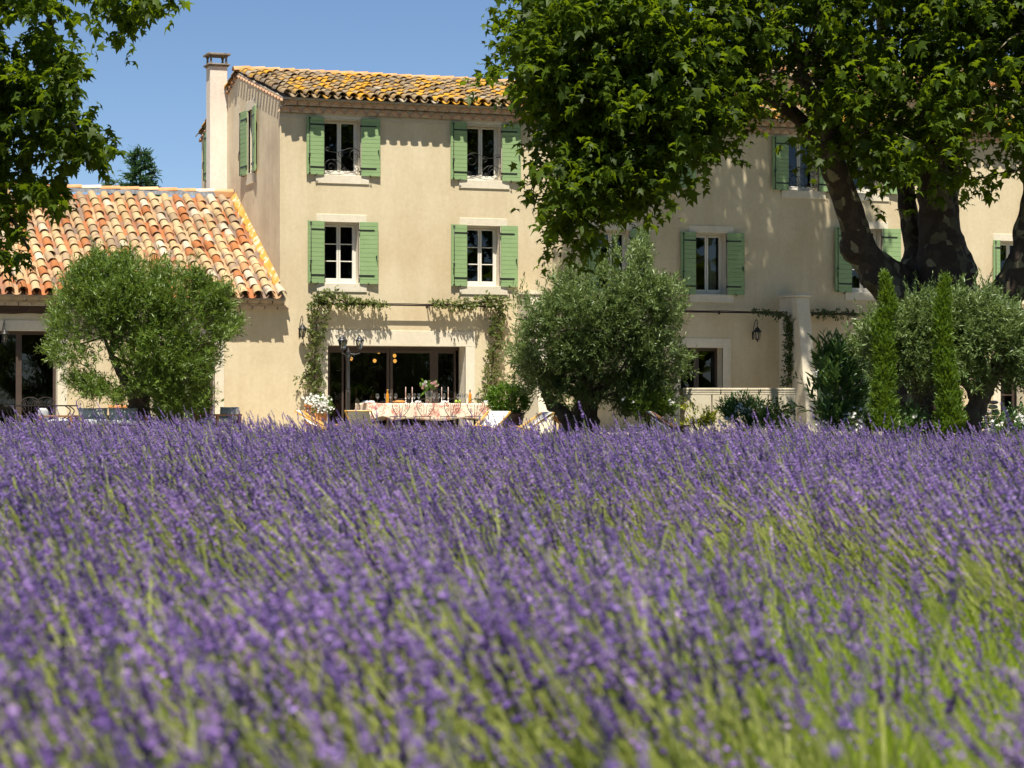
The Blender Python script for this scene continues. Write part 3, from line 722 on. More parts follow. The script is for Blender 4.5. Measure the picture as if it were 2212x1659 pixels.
# ------------------------------------------------------------------ HIGHER WING behind
wing = thing('rear_wing', 'taller wing of the farmhouse with its own tiled roof rising behind the plane tree', 'house', (15.6, 2.0, 0))
L = XR - 15.6; b = MB()
b.add([(0, 0, 0), (L, 0, 0), (L, 0, 10.0), (0, 0, 10.0)], [(0,1,2,3)]); b.add([(0, 9, 0), (0, 0, 0), (0, 0, 10.0), (0, 4.6, 11.25), (0, 9, 10.0)], [(0,1,2,3,4)])
b.add([(L, 0, 0), (L, 9, 0), (L, 9, 10), (L, 4.6, 11.25), (L, 0, 10)], [(0,1,2,3,4)])
b.build('wall', MT['stucco'], wing)
b = MB(); b.add([(-.1, -.4, 9.98), (L, -.4, 9.98), (L, 4.6, 11.33), (-.1, 4.6, 11.33), (-.1, 9.3, 10.0), (L, 9.3, 10.0)], [(0,1,2,3), (3,2,5,4)]); b.add([(-.1, -.4, 9.90), (L, -.4, 9.90), (L, 4.6, 11.23), (-.1, 4.6, 11.23)], [(3,2,1,0)])
wr = b.build('roof', MT['mortar'], wing)
S3 = Vector((0, 5.0, 1.35)); l3 = S3.length; S3.normalize()
tiled(wr, Vector((-.15, -.45, 10.0)), U, S3, int(L / gp), 12, gp, l3 / 12, tile_geo(.235, l3 / 12 * 1.22, .5), None, MT['tile'], MT['tile_j'], None, lambda P: False)

# ------------------------------------------------------------------ ANNEXE on the left
annex = thing('annexe', 'low annexe left of the farmhouse with mottled terracotta tile roof', 'house')
AX0 = -13.0; AE = 3.47; AR = 6.42; ARY = 5.05; ASL = (AR - AE) / (ARY + .42)
AOP = dict(d1=opening(-120, 124, 714, 938), d2=opening(345, 464, 738, 938))
for k in AOP: AOP[k] = (*AOP[k][:2], .03, AOP[k][3])
b = MB(); wall_grid(b, AX0, -.0005, -.1, AE - .14, list(AOP.values()), lambda u, z: (u, 0, z)); b.add([(AX0, 0, -.1), (AX0, 0, AE + .1), (AX0, ARY, AR - .08), (AX0, ARY + 5, AR - 2.7), (AX0, ARY + 5, -.1)], [(0, 1, 2, 3, 4)]); b.add([(AX0, ARY + 5, -.1), (AX0, ARY + 5, AR - 2.7), (-.001, ARY + 5, AR - 2.7), (-.001, ARY + 5, -.1)], [(0, 1, 2, 3)]); b.build('wall', MT['stucco'], annex)
for k, (p0, p1) in dict(d1=(.10, .2), d2=(.24, .22)).items():
    x0, x1, z0, z1 = AOP[k]; surround(annex, F0, x0, x1, z0, z1, .3, .24, .26, 0, floor=False)
    d = MB(); y = .22; n = 3 if k == 'd1' else 2
    for i in range(n):
        a = x0 + (x1 - x0) * i / n; c = x0 + (x1 - x0) * (i + 1) / n
        d.box((a, y, z0), (a + .07, y + .06, z1)); d.box((c - .07, y, z0), (c, y + .06, z1)); d.box((a + .07, y, z1 - .09), (c - .07, y + .06, z1)); d.box((a + .07, y, z0), (c - .07, y + .06, z0 + .1))
    o = d.build('glazed_door', MT['brown_frame'], annex)
    for i in range(n):
        a = x0 + (x1 - x0) * i / n + .07; c = x0 + (x1 - x0) * (i + 1) / n - .07
        MB().add([(a, y + .03, z0 + .1), (c, y + .03, z0 + .1), (c, y + .03, z1 - .09), (a, y + .03, z1 - .09)], [(0,1,2,3)]).build('pane', MT['glass_dark'], o)
    room(o, x0, x1, z0, z1, y + .09, y + 3)
bz = on_front(60, 678).z; bz1 = on_front(60, 654).z; bxr = on_front(140, 660).x
b = MB(); n = 30
for i in range(n):
    xa = AX0 + (bxr - AX0) * i / n; xb = AX0 + (bxr - AX0) * (i + 1) / n; q = lambda x, s: .012 * math.sin(x * 3.1 + s) + .008 * math.sin(x * 9 + s)
    b.add([(xa, -.045 + q(xa, 1), bz + q(xa, 2)), (xb, -.045 + q(xb, 1), bz + q(xb, 2)), (xb, -.045 + q(xb, 3), bz1 + q(xb, 4)), (xa, -.045 + q(xa, 3), bz1 + q(xa, 4)), (xa, .0, bz + q(xa, 2)), (xb, .0, bz + q(xb, 2)), (xb, 0, bz1 + q(xb, 4)), (xa, 0, bz1 + q(xa, 4))],
          [(0,1,2,3), (4,5,1,0), (3,2,6,7)])
b.add([(bxr, -.045, bz), (bxr, 0, bz), (bxr, 0, bz1), (bxr, -.045, bz1)], [(0,1,2,3)])
b.build('beam', MT['beam'], annex)
ap = .325; NA = int(-AX0 / ap)
for row, (zc, out) in enumerate(((AE - .30, .14), (AE - .165, .27))):
    ub = MB(); ub.box((AX0, -out + .012, zc + .10), (-.02 + .07, .0, zc + .135)); ub.build('genoise_shelf', MT['genoise'], annex)
    n = 7; g = MB(); r1 = ap * .48; hh = .095; arc = [(-math.cos(math.pi*j/n) * r1, math.sin(math.pi*j/n) * hh) for j in range(n + 1)]; m = n + 1
    ar2 = [(x * .86, z * .84) for x, z in arc]
    vs = [(x, -out, z) for x, z in arc] + [(x, -out, z) for x, z in ar2] + [(x, .0, z) for x, z in arc] + [(x, -out + .025, z) for x, z in ar2]
    g.add(vs, [(j, j+1, m+j+1, m+j) for j in range(n)], 0); g.add(vs, [(j+1, j, 2*m+j, 2*m+j+1) for j in range(n)], 0, True); g.add(vs, [(m+j, m+j+1, 3*m+j+1, 3*m+j) for j in range(n)], 0); g.add(vs, [tuple(range(3*m, 4*m))], 0)
    for s_ in (1, -1): g.add([(s_ * r1, -out + .012, 0), (s_ * r1, -out + .012, .105), (0, -out + .012, .105), (0, -out + .012, .095)], [(0,1,2,3)], 0)
    me = g.mesh('genoise_tile', MT['genoise'])
    for i in range(NA + 1):
        xx = -ap * i - (.1 if row else -.06) 
        link('genoise_tile', me, annex, (xx, 0, zc + .006), (0, 0, R(random.gauss(0, 1))))
b = MB(); b.add([(AX0, -.36, AE - .03), (.06, -.36, AE - .03), (.06, -.001, AE + ASL * .36 - .03), (-.004, 0, AE + ASL * .36 - .03), (-.004, ARY, AR - .03), (AX0, ARY, AR - .03)], [(0,1,2,3,4,5)])
b.add([(AX0, -.36, AE - .085), (.06, -.36, AE - .085), (.06, -.001, AE + ASL * .36 - .09), (-.004, 0, AE + ASL * .36 - .09), (-.004, ARY, AR - .1), (AX0, ARY, AR - .1)], [(5,4,3,2,1,0)])
b.add([(AX0, ARY, AR - .03), (-.004, ARY, AR - .03), (-.004, ARY + 5, AR - 2.6), (AX0, ARY + 5, AR - 2.6)], [(0,1,2,3)])
b.add([(AX0, -.36, AE - .085), (.06, -.36, AE - .085), (.06, -.36, AE - .03), (AX0, -.36, AE - .03)], [(0,1,2,3)])
b.add([(.06, -.36, AE - .085), (.06, -.001, AE + ASL * .36 - .09), (.06, -.001, AE + ASL * .36 - .03), (.06, -.36, AE - .03)], [(0,1,2,3)])
ar = b.build('roof', MT['mortar'], annex)
S4 = Vector((0, ARY + .42, AR - AE)); l4 = S4.length; S4.normalize(); nA = 14; e4 = (l4 - .12) / nA
def pick_an(P):
    x, y, z = proj(P)
    if x < -15: return False
    if 215 < x < 445 and y > 585: return False
    if x < 190 and y < 470: return False
    return True
tiled(ar, Vector((-.20 - ap * NA, -.45, AE - .02)), U, S4, NA, nA, ap, e4, tile_geo(.245, e4 * 1.2, .47), flip(tile_geo(.24, e4 * 1.2, .40)), MT['tile'], MT['tile_j'], MT['channel_j'], pick_an, 1.3)
# end tile at the corner, in front of the main wall, and the mortared verge
t = link('roof_tile', bpy.data.meshes['canal_tile.001'] if 'canal_tile.001' in bpy.data.meshes else bpy.data.meshes['canal_tile'], ar); t.matrix_local = basis(U, S4, Vector((-.045, -.43, AE + .06)))
b = MB(); n = 40
for i in range(n):
    y0 = -.05 + (ARY - .1) * i / n; y1 = -.05 + (ARY - .1) * (i + 1) / n; zf = lambda y: AE + ASL * (y + .42); wv = lambda i: -.13 + .022 * math.sin(i * 1.9) + .012 * math.sin(i * 4.7)
    b.add([(wv(i), y0, zf(y0) + .10), (wv(i+1), y1, zf(y1) + .10), (-.003, y1, zf(y1) + .24), (-.003, y0, zf(y0) + .24), (wv(i) - .02, y0, zf(y0)), (wv(i+1) - .02, y1, zf(y1))], [(0, 3, 2, 1), (4, 0, 1, 5)])
b.build('mortar_fillet', MT['verge_orange'], ar)
# zinc flashing and ridge tiles
zb = MB(); n = 60
for i in range(n):
    xa = AX0 + (-.55 - AX0) * i / n; xb = AX0 + (-.55 - AX0) * (i + 1) / n; q = lambda x: .012 * math.sin(x * 7) + .01 * math.sin(x * 17)
    zb.add([(xa, ARY - .10 + q(xa), AR + .035), (xb, ARY - .10 + q(xb), AR + .035), (xb, ARY - .02, AR + .19), (xa, ARY - .02, AR + .19)], [(0,1,2,3)], 0, True)
zb.build('zinc_flashing', MT['zinc'], ar)
rg = tile_geo(.30, .56, .32, .95); cols = [MT['ridge'], mat('ridge_tan', (.66, .44, .24), .9, (.58, .36, .2), 5), mat('ridge_orange', (.58, .22, .08), .9, (.62, .32, .15), 5), mat('ridge_cream', (.70, .55, .42), .9, (.66, .47, .33), 5)]
rms = [geo_mesh('ridge_tile', rg, c) for c in cols]
for i in range(int(-AX0 / .52)):
    t = link('ridge_tile', rms[(i * 7 + i // 3) % 4], ar); t.matrix_local = basis(Vector((0, 1, 0)), Vector((-1, 0, 0)), Vector((-.03 - .52 * i, ARY + .10, AR + .16 + .004 * math.sin(i * 2)))) @ Matrix.Rotation(R(random.gauss(0, .7)), 4, 'Z')
bx = MB(); bx.box((-.58, ARY - .06, AR + .0), (-.03, ARY + .2, AR + .20)); bx.build('ridge_end', MT['ridge'], ar, bevel=.02)
# ================================================================== TREES AND PLANTS
def A(l): return np.array([tuple(v) for v in l], float)
def curve(pts, n=12, wob=0.0):
    """smooth line through the points"""
    P = [Vector(p) for p in pts]; P = [P[0]] + P + [P[-1]]; out = []
    for i in range(1, len(P) - 2):
        for k in range(n):
            t = k / n; a, b, c, d = P[i-1], P[i], P[i+1], P[i+2]
            out.append(.5 * ((2*b) + (c - a) * t + (2*a - 5*b + 4*c - d) * t*t + (3*b - a - 3*c + d) * t**3))
    out.append(P[-2])
    if wob: out = [p + noise.noise_vector(p * 1.7) * wob for p in out]
    return out
def lerp_r(rs, n):
    out = []
    for i in range(len(rs) - 1): out += [rs[i] + (rs[i+1] - rs[i]) * k / n for k in range(n)]
    return out + [rs[-1]]

# ---------------- big plane tree on the right
plane = thing('plane_tree', 'huge old plane tree with mottled forked trunk shading the right half of the farmhouse', 'tree', spot(1995, 46.5, -.05))
inv = Matrix.Translation(-plane.location)
ZT = 46.0
limbs = [
    ([(1988, 945, 46.4), (1990, 850, 46.3), (2000, 760, 46.2), (2012, 690, 46.1), (2022, 620, 46)], [.66, .50, .52, .60, .55]),
    ([(1995, 740, 46), (1950, 660, 45.8), (1893, 590, 45.5), (1853, 520, 45.3), (1838, 460, 45.1), (1815, 405, 44.9), (1790, 330, 44.6), (1770, 250, 44.4), (1730, 160, 44)], [.40, .38, .32, .29, .27, .27, .24, .20, .14]),
    ([(2000, 640, 46.2), (1962, 600, 46.2), (1920, 575, 45.7), (1885, 560, 45.5)], [.30, .22, .18, .26]),
    ([(2010, 660, 46.3), (1980, 590, 46.4), (1973, 535, 46.6), (1963, 458, 46.8), (1953, 382, 47), (1936, 290, 47), (1930, 170, 47.2), (1905, 40, 47.3), (1880, -90, 47)], [.45, .32, .20, .19, .18, .17, .16, .13, .09]),
    ([(2030, 700, 46), (2040, 611, 46), (2034, 554, 46), (2024, 458, 46), (2015, 380, 46), (2010, 300, 46), (2020, 170, 45.8), (2050, 20, 45.5), (2060, -150, 45)], [.62, .52, .50, .37, .31, .26, .24, .19, .12]),
    ([(2060, 640, 46.2), (2085, 590, 46.3), (2068, 540, 46.5), (2050, 480, 46.6), (2056, 390, 46.8), (2075, 250, 47), (2110, 90, 47.5), (2130, -80, 48)], [.45, .26, .20, .19, .18, .18, .15, .10]),
    ([(2040, 700, 45.9), (2110, 680, 45.6), (2175, 630, 45.2), (2213, 560, 45), (2232, 470, 44.8), (2245, 380, 44.6), (2250, 250, 44.2), (2270, 60, 44)], [.38, .36, .34, .32, .30, .28, .22, .15]),
    ([(1850, 560, 45.4), (1843, 530, 45.3), (1850, 505, 45.2)], [.20, .30, .16]),
    ([(1905, 625, 45.5), (1882, 600, 45.3), (1880, 580, 45.3)], [.16, .24, .12]),
    ([(2075, 610, 46.0), (2088, 585, 45.9), (2080, 565, 46)], [.22, .27, .14]),
    ([(1960, 190, 47), (1880, 140, 48), (1790, 110, 49.5), (1700, 95, 51), (1600, 60, 52), (1480, 60, 53)], [.16, .13, .11, .09, .07, .04]),
    ([(1790, 330, 44.6), (1700, 235, 45), (1580, 180, 45), (1450, 170, 45), (1300, 180, 44.3)], [.18, .14, .11, .08, .04]),
    ([(1900, 120, 47), (1780, 60, 47), (1650, 20, 46.5), (1480, -60, 46), (1330, -100, 46)], [.14, .12, .10, .08, .05]),
    ([(1580, 180, 45), (1500, 300, 44.6), (1420, 400, 45), (1330, 480, 44)], [.08, .06, .045, .025]),
    ([(1450, 170, 45), (1380, 290, 44.6), (1290, 390, 44.3), (1240, 500, 44.3), (1235, 570, 44.3)], [.07, .055, .04, .03, .015]),
]
tb_ = MB(); tube_pts = []
for i, (pp, rr) in enumerate(limbs):
    P = curve([at(*q) for q in pp], 8, .05); rr_ = lerp_r(rr, 8)
    tb_.tube(P, rr_, 14 if rr[0] > .2 else 8, rough=.16 if rr[0] > .15 else .1, seed=i * 3.1)
    if i not in (0, 2, 7, 8, 9): tube_pts += [(p, r) for p, r in zip(P, rr_)][6:]
tr = tb_.build('trunk', MT['plane_bark'], plane); tr.matrix_local = inv
rm = tr.modifiers.new('merge', 'REMESH'); rm.mode = 'VOXEL'; rm.voxel_size = .05; rm.use_smooth_shade = True
sm_ = tr.modifiers.new('smooth', 'SMOOTH'); sm_.iterations = 2

CROWN = [(1150,-60),(1120,30),(1090,75),(1075,110),(1105,150),(1110,190),(1150,230),(1130,262),(1165,290),(1185,330),(1150,375),(1185,410),(1172,470),(1215,505),(1215,560),(1250,570),(1262,520),(1320,500),(1335,475),(1395,480),(1400,435),(1440,425),(1430,390),(1465,390),(1520,345),(1570,290),(1650,280),(1705,235),(1735,290),(1790,345),(1770,400),(1860,425),(1930,400),(2000,420),(2060,455),(2130,420),(2165,385),(2230,370),(2400,380),(2400,-60)]
HOLES = [(1715,190,34),(1742,205,22),(1650,150,10),(1700,120,18),(1740,125,14),(1560,160,9),(1660,215,14),(1720,330,60),(1745,370,50),(1465,345,22),(2135,300,34),(2110,345,26),(2090,175,18),(2180,175,22),(2150,345,22),(1930,185,13),(2170,230,14),(1880,30,10),(1935,255,14),(1860,240,14),(1975,160,10),(1300,430,12),(1890,370,18),(2100,270,20),(2010,130,10),(2120,120,16)]
def hole(x, y): return any((x-a)**2 + (y-b)**2 < (r+16)**2 for a, b, r in HOLES)
cl = []                                             # (centre, radius, leaves)
SUNNY = [(spot(1560, 54, 0), 1.5, 1.5), (spot(1515, 52, 0), .9, 1.2), (spot(1912, 42, 0), .6, 3.4), (spot(2048, 41.5, 0), .6, 3.4), (spot(1800, 51.5, 0), .8, 2.4)]
def blocks(p):
    """would a bough here shade one of the sunlit plants in front of the house?"""
    for F, r, h in SUNNY:
        t = F.y - p.y
        if t > 0 and abs(p.x + .37 * t - F.x) < r + .7 and -1.0 < p.z - 2.3 * t < h + .9: return random.random() < .95
    return False
random.seed(11)
while len(cl) < 860:
    x = random.uniform(1060, 2420); y = random.uniform(-60, 590)
    if not (inpoly((x, y), CROWN) and inpoly((x, y + 38), CROWN) and (x > 1500 or inpoly((x - 22, y), CROWN))) or hole(x, y): continue
    lobe = max(0, min(1, (1560 - x) / 350))
    Z = random.choice([random.uniform(42.5, 45.5), random.uniform(45, 53)]) if x > 1520 else random.uniform(41.5, 45)
    if y > 300 and x < 1500: Z = random.uniform(41.5, 43.5)
    p = at(x, y, Z)
    if p.y > -1.0 or blocks(p) or (1262 < x < 1425 and y > 425): continue
    cl.append((p, random.uniform(.28, .55), random.randint(22, 44)))
# the rest of the crown: above the frame and over towards the house, whose shade falls on the wall
n0 = len(cl)
while len(cl) < n0 + 330:
    x = random.uniform(6.5, 27); y = random.uniform(-22, -2.5); z = random.uniform(10.5, 18.5)
    c = ((x - 13) / 10.5)**2 + ((y + 11) / 10)**2 + ((z - 9) / 9.5)**2
    if c > 1: continue
    px, py, Z = proj((x, y, z))
    if py > -15: continue
    # where does its shade meet the facade?
    t = -y / 1.0; wx = x + .37 * t; wz = z - 2.3 * t
    if wz > -1:
        qx, qy, _ = proj((wx, 0, wz))
        if qx < 1235: continue
        if 1900 < qx and random.random() < .93: continue
        if qx > 1810 and random.random() < .65: continue
        if qy < 290 + random.random() * 60 and random.random() < .5: continue
    if blocks(Vector((x, y, z))): continue
    cl.append((Vector((x, y, z)), random.uniform(.4, .8), random.randint(22, 40)))
# extra sprays that give the wall between the buttresses its shade
n1 = len(cl)
while len(cl) < n1 + 470:
    qx = random.uniform(1245, 1860); qy = random.uniform(330, 940)
    w = on_front(qx, qy); D = random.uniform(3.6, 7.5)
    if w.z + 2.3 * D < 12.2: continue
    fr_ = noise.noise(Vector((w.x * 1.5, w.z * .28, 3.0)))
    if qx > 1500 and fr_ > .17: continue
    if qy < 620 and qx > 1500 and random.random() < .25: continue
    p = Vector((w.x - .37 * D, -D, w.z + 2.3 * D))
    if proj(p)[1] > -20 or p.z > 20: continue
    cl.append((p, random.uniform(.35, .6), random.randint(26, 46)))
n2 = len(cl)
while len(cl) < n2 + 420:                           # the upper crown, above the picture
    x = random.uniform(1150, 2600); y = -60 - 420 * random.random()
    if ((x - 1900) / 760)**2 + ((y + 20) / 480)**2 > 1: continue
    p = at(x, y, random.uniform(42.3, 47.5))
    if blocks(p): continue
    cl.append((p, random.uniform(.4, .7), random.randint(26, 44)))
Ps, Ds, Ns, Ss, Rs = [], [], [], [], []
nv = np.random.default_rng(3)
twb = MB()
tp = [p for p, r in tube_pts]; tr_ = [r for p, r in tube_pts]; tpa = A(tp)
from mathutils.kdtree import KDTree
for ci, (c, r, n) in enumerate(cl):
    tw = max(5, n // 5); per = 7
    o = np.repeat([tuple(c)], tw, 0) + rng.normal(size=(tw, 3)) * r * .55 * np.array([1, 1, .7])
    d = (o - A([c])) + rng.normal(size=(tw, 3)) * .3; d[:, 2] -= .35 * r
    a, b, cc, s, q = sprays(o, d + 1e-3, .50, per, .175, .75, 1.0, .35, .36)
    b[:, 2] -= .45; Ps.append(a); Ds.append(b); Ns.append(cc); Ss.append(s)
    hue = rng.random(); Rs.append(np.clip(q * .5 + hue * .5, 0, 1))
    if ci < n0 and ci % 4 == 0:
        k = int(np.argmin(np.sum((tpa - np.array(c))**2, 1) + rng.random(len(tpa)) * .5)); s0 = tp[k]
        if (c - s0).length < 4.5:
            mid = (c + s0) / 2 + Vector((0, 0, .25 * (c - s0).length * random.uniform(0, 1)))
            twb.tube(curve([s0, mid, c], 4, .04), lerp_r([min(.04, tr_[k] * .5), .020, .007], 4), 5, cap=False)
cr = leaves('crown', np.vstack(Ps), np.vstack(Ds), np.vstack(Ns), np.concatenate(Ss), T_PLANE, MT['plane_leaf'], plane, np.concatenate(Rs)); cr.matrix_local = inv
bo = twb.build('branches', MT['plane_bark'], plane, kind='stuff'); bo.matrix_local = inv
print('plane leaves', len(np.concatenate(Ss)))

# ---------------- plane tree on the left, its trunk outside the picture
lp = thing('plane_tree', 'plane tree reaching in from the left edge in front of the annexe roof', 'tree', spot(-520, 38, 0)); inv = Matrix.Translation(-lp.location)
LL = [([(-520, 960, 38), (-520, 700, 38), (-500, 450, 38)], [.5, .36, .32]), ([(-500, 470, 38), (-330, 330, 37.6), (-150, 260, 37.4), (0, 240, 37.2), (120, 235, 37.1), (175, 300, 37), (205, 350, 37)], [.26, .18, .12, .06, .035, .025, .012]),
      ([(-500, 450, 38), (-300, 150, 38.2), (-100, 20, 38.4), (100, -30, 38.3), (250, -10, 38.2), (350, 20, 38.1)], [.26, .18, .12, .08, .04, .015]),
      ([(100, -30, 38.3), (110, 60, 38.2), (130, 110, 38.1), (150, 170, 38), (165, 260, 38), (190, 320, 38)], [.05, .04, .035, .03, .02, .012]),
      ([(-330, 330, 37.6), (-120, 420, 37.4), (20, 470, 37.2), (60, 540, 37.2)], [.12, .08, .04, .015]), ([(-500, 450, 38), (-560, 100, 38.5), (-600, -200, 39)], [.3, .22, .12])]
tb_ = MB()
for i, (pp, rr) in enumerate(LL): tb_.tube(curve([at(*q) for q in pp], 7, .04), lerp_r(rr, 7), 9, rough=.15, seed=i)
o = tb_.build('trunk', MT['plane_bark'], lp); o.matrix_local = inv
LP = [[(-60,-40),(400,-40),(395,25),(345,35),(310,70),(322,100),(285,95),(250,60),(215,25),(180,50),(165,15),(120,60),(60,30),(20,15),(-60,30)],
      [(75,60),(120,50),(180,80),(150,110),(175,150),(180,195),(165,230),(190,260),(200,300),(240,310),(255,370),(220,350),(200,370),(170,330),(120,380),(160,400),(178,428),(140,440),(60,440),(62,480),(45,520),(35,590),(-60,600),(-60,60),(0,95),(40,140),(70,110)]]
LH = [(60,250,12),(110,300,10),(28,215,8),(95,355,9),(55,380,8),(130,205,9),(20,330,8),(25,470,14),(60,160,10),(5,430,8)]
Ps, Ds, Ns, Ss, Rs = [], [], [], [], []; k = 0; random.seed(5)
while k < 265:
    x = random.uniform(-60, 400); y = random.uniform(-40, 600)
    if not any(inpoly((x, y), q) and inpoly((x + 20, y + 14), q) for q in LP) or any((x-a)**2 + (y-b)**2 < (r+13)**2 for a, b, r in LH): continue
    if y < 120 and x > 100 and random.random() < .45: continue
    k += 1; c = at(x, y, random.uniform(36.3, 38.6)); tw = random.randint(2, 4)
    o = np.repeat([tuple(c)], tw, 0) + rng.normal(size=(tw, 3)) * .13; d = rng.normal(size=(tw, 3)) * .5; d[:, 2] -= .3
    a, b, cc, s, q = sprays(o, d, .30, 7, .18, .75, 1.0, .3, .22); b[:, 2] -= .5
    Ps.append(a); Ds.append(b); Ns.append(cc); Ss.append(s); Rs.append(np.clip(q * .6 + rng.random() * .4, 0, 1))
for k in range(420):                                 # the part outside the picture
    x = random.uniform(-1100, -60); y = random.uniform(-500, 480)
    if ((x + 520) / 560)**2 + ((y - 60) / 480)**2 > 1: continue
    c = at(x, y, random.uniform(34, 41)); tw = 4
    o = np.repeat([tuple(c)], tw, 0) + rng.normal(size=(tw, 3)) * .5; d = rng.normal(size=(tw, 3)) * .5; d[:, 2] -= .3
    a, b, cc, s, q = sprays(o, d, .5, 6, .2, .75, 1.0, .3); Ps.append(a); Ds.append(b); Ns.append(cc); Ss.append(s); Rs.append(q)
o = leaves('crown', np.vstack(Ps), np.vstack(Ds), np.vstack(Ns), np.concatenate(Ss), T_PLANE, MT['plane_leaf'], lp, np.concatenate(Rs)); o.matrix_local = inv

# ---------------- olive trees
def olive(label, bpx, Z, polys, Zr, trunk, ntw, m='olive_leaf', lsz=.075, branchn=26, seed=1, zb=0.0, up=.5, holes=()):
    random.seed(seed); root = thing('olive_tree', label, 'tree', spot(bpx, Z, zb)); inv = Matrix.Translation(-root.location)
    tb_ = MB()
    for i, (pp, rr) in enumerate(trunk): tb_.tube(curve([at(*q) for q in pp], 7, .05), lerp_r(rr, 7), 12, rough=.45, seed=seed + i)
    tips = [at(*pp[-1]) for pp, rr in trunk]
    O = []; n = 0
    xs_ = [p[0] for q in polys for p in q]; ys_ = [p[1] for q in polys for p in q]
    cx, cy = sum(xs_) / len(xs_), sum(ys_) / len(ys_); cen = at(cx, cy, Z); rx = (max(xs_) - min(xs_)) / 2; ry = (max(ys_) - min(ys_)) / 2
    pxm = FPX / Z
    # lumps: the crown is a set of bough clumps with air between them
    lumps = []
    while len(lumps) < 46 + ntw // 110:
        x = random.uniform(min(xs_), max(xs_)); y = random.uniform(min(ys_), max(ys_))
        if not any(inpoly((x, y), q) for q in polys): continue
        if any((x-a)**2 + (y-b)**2 < r*r for a, b, r in holes): continue
        ex_ = min(1, math.hypot((x - cx) / rx, (y - cy) / ry)); dep = Zr * math.sqrt(max(0, 1 - ex_ * ex_)) + .15
        lumps.append((x, y, Z + random.choice([-1, -1, 1]) * dep * random.uniform(.45, 1)))
    OO = []; DD = []
    while len(OO) < ntw:
        lx, ly, lz = random.choice(lumps); r = random.choice([random.uniform(.12, .3), random.uniform(.25, .5)])
        a = random.gauss(0, r) * pxm; b = random.gauss(0, r) * pxm
        x, y = lx + a * .8, ly + b * .8
        if not any(inpoly((x, y), q) for q in polys): continue
        if any((x-c)**2 + (y-d)**2 < e*e for c, d, e in holes) and random.random() < .85: continue
        p = at(x, y, lz + random.gauss(0, .22)); OO.append(tuple(p))
        d = (p - cen).normalized() * .55 + Vector((random.gauss(0, .35), random.gauss(0, .35), up + random.gauss(0, .35))); DD.append(tuple(d))
    a, b, cc, s, q = sprays(np.array(OO), np.array(DD), .24, 12, lsz*1.28, .52, .3, .10, .25)
    O2 = []; D2 = []
    while len(O2) < 200:
        x = random.uniform(min(xs_), max(xs_)); y = random.uniform(min(ys_), max(ys_))
        if not any(inpoly((x, y), q_) for q_ in polys) or (any(inpoly((x, y - 26), q_) for q_ in polys) and random.random() < .8): continue
        O2.append(tuple(at(x, y, Z + random.gauss(0, Zr * .5)))); D2.append((random.gauss(0, .3) + (x - cx) / rx * .3, random.gauss(0, .25), 1.0))
    a2, b2, c2, s2, q2 = sprays(np.array(O2), np.array(D2), .42, 22, lsz * 1.15, .38, .3, .05, .2)
    cr = leaves('crown', np.vstack([a, a2]), np.vstack([b, b2]), np.vstack([cc, c2]), np.concatenate([s, s2]), T_LANCE, MT[m], root, np.concatenate([q, q2 * .5 + .5])); cr.matrix_local = inv
    for i in range(branchn):
        lx, ly, lz = random.choice(lumps); t = at(lx, ly, lz); s0 = random.choice(tips); mid = (s0 + t) / 2 + Vector((random.gauss(0, .1), random.gauss(0, .1), -.08))
        tb_.tube(curve([s0, mid, t], 5, .05), lerp_r([.05, .03, .010], 5), 6, cap=False)
    to = tb_.build('trunk', MT['olive_bark'], root); to.matrix_local = inv
    return root
OA = [(108,680),(120,650),(135,640),(150,600),(185,575),(205,552),(245,570),(270,555),(300,565),(325,580),(350,570),(395,600),(420,575),(445,620),(490,625),(500,665),(480,700),(515,690),(505,730),(475,740),(468,790),(440,815),(458,850),(455,880),(425,905),(400,890),(395,910),(370,880),(340,915),(330,860),(300,850),(270,870),(235,855),(190,865),(175,840),(150,840),(150,790),(120,790),(105,760),(125,730),(112,705)]
olive('clipped round olive tree in front of the annexe and its tiled roof', 305, 53.5, [OA], 1.7, [([(304, 945, 53.5), (302, 900, 53.5), (300, 860, 53.4), (298, 835, 53.4)], [.34, .27, .25, .22]), ([(300, 865, 53.4), (270, 820, 53.3), (240, 770, 53)], [.18, .12, .07]), ([(302, 865, 53.4), (340, 810, 53.5), (380, 750, 53.6)], [.18, .13, .07]), ([(300, 850, 53.4), (305, 780, 53.7), (300, 700, 53.8)], [.16, .12, .06])], 7400, 'olive_leaf_bright', .078, seed=4, holes=[(250,815,26),(205,800,16),(310,690,12),(225,740,14),(345,745,13),(180,700,11),(305,890,26),(400,830,14),(430,720,11),(270,640,9)])
OB = [(1088,760),(1120,740),(1100,690),(1115,660),(1110,620),(1140,635),(1165,650),(1185,600),(1190,565),(1215,580),(1240,545),(1270,560),(1290,545),(1330,560),(1345,600),(1352,540),(1380,510),(1400,545),(1412,580),(1450,590),(1470,625),(1440,640),(1485,660),(1455,690),(1485,705),(1455,740),(1490,770),(1475,800),(1450,830),(1440,860),(1400,880),(1350,890),(1310,870),(1260,880),(1245,855),(1215,855),(1195,880),(1170,835),(1145,860),(1140,820),(1105,830),(1115,790)]
OB = [(x, y + (700 - y) * .20 if y < 700 else y) for x, y in OB]
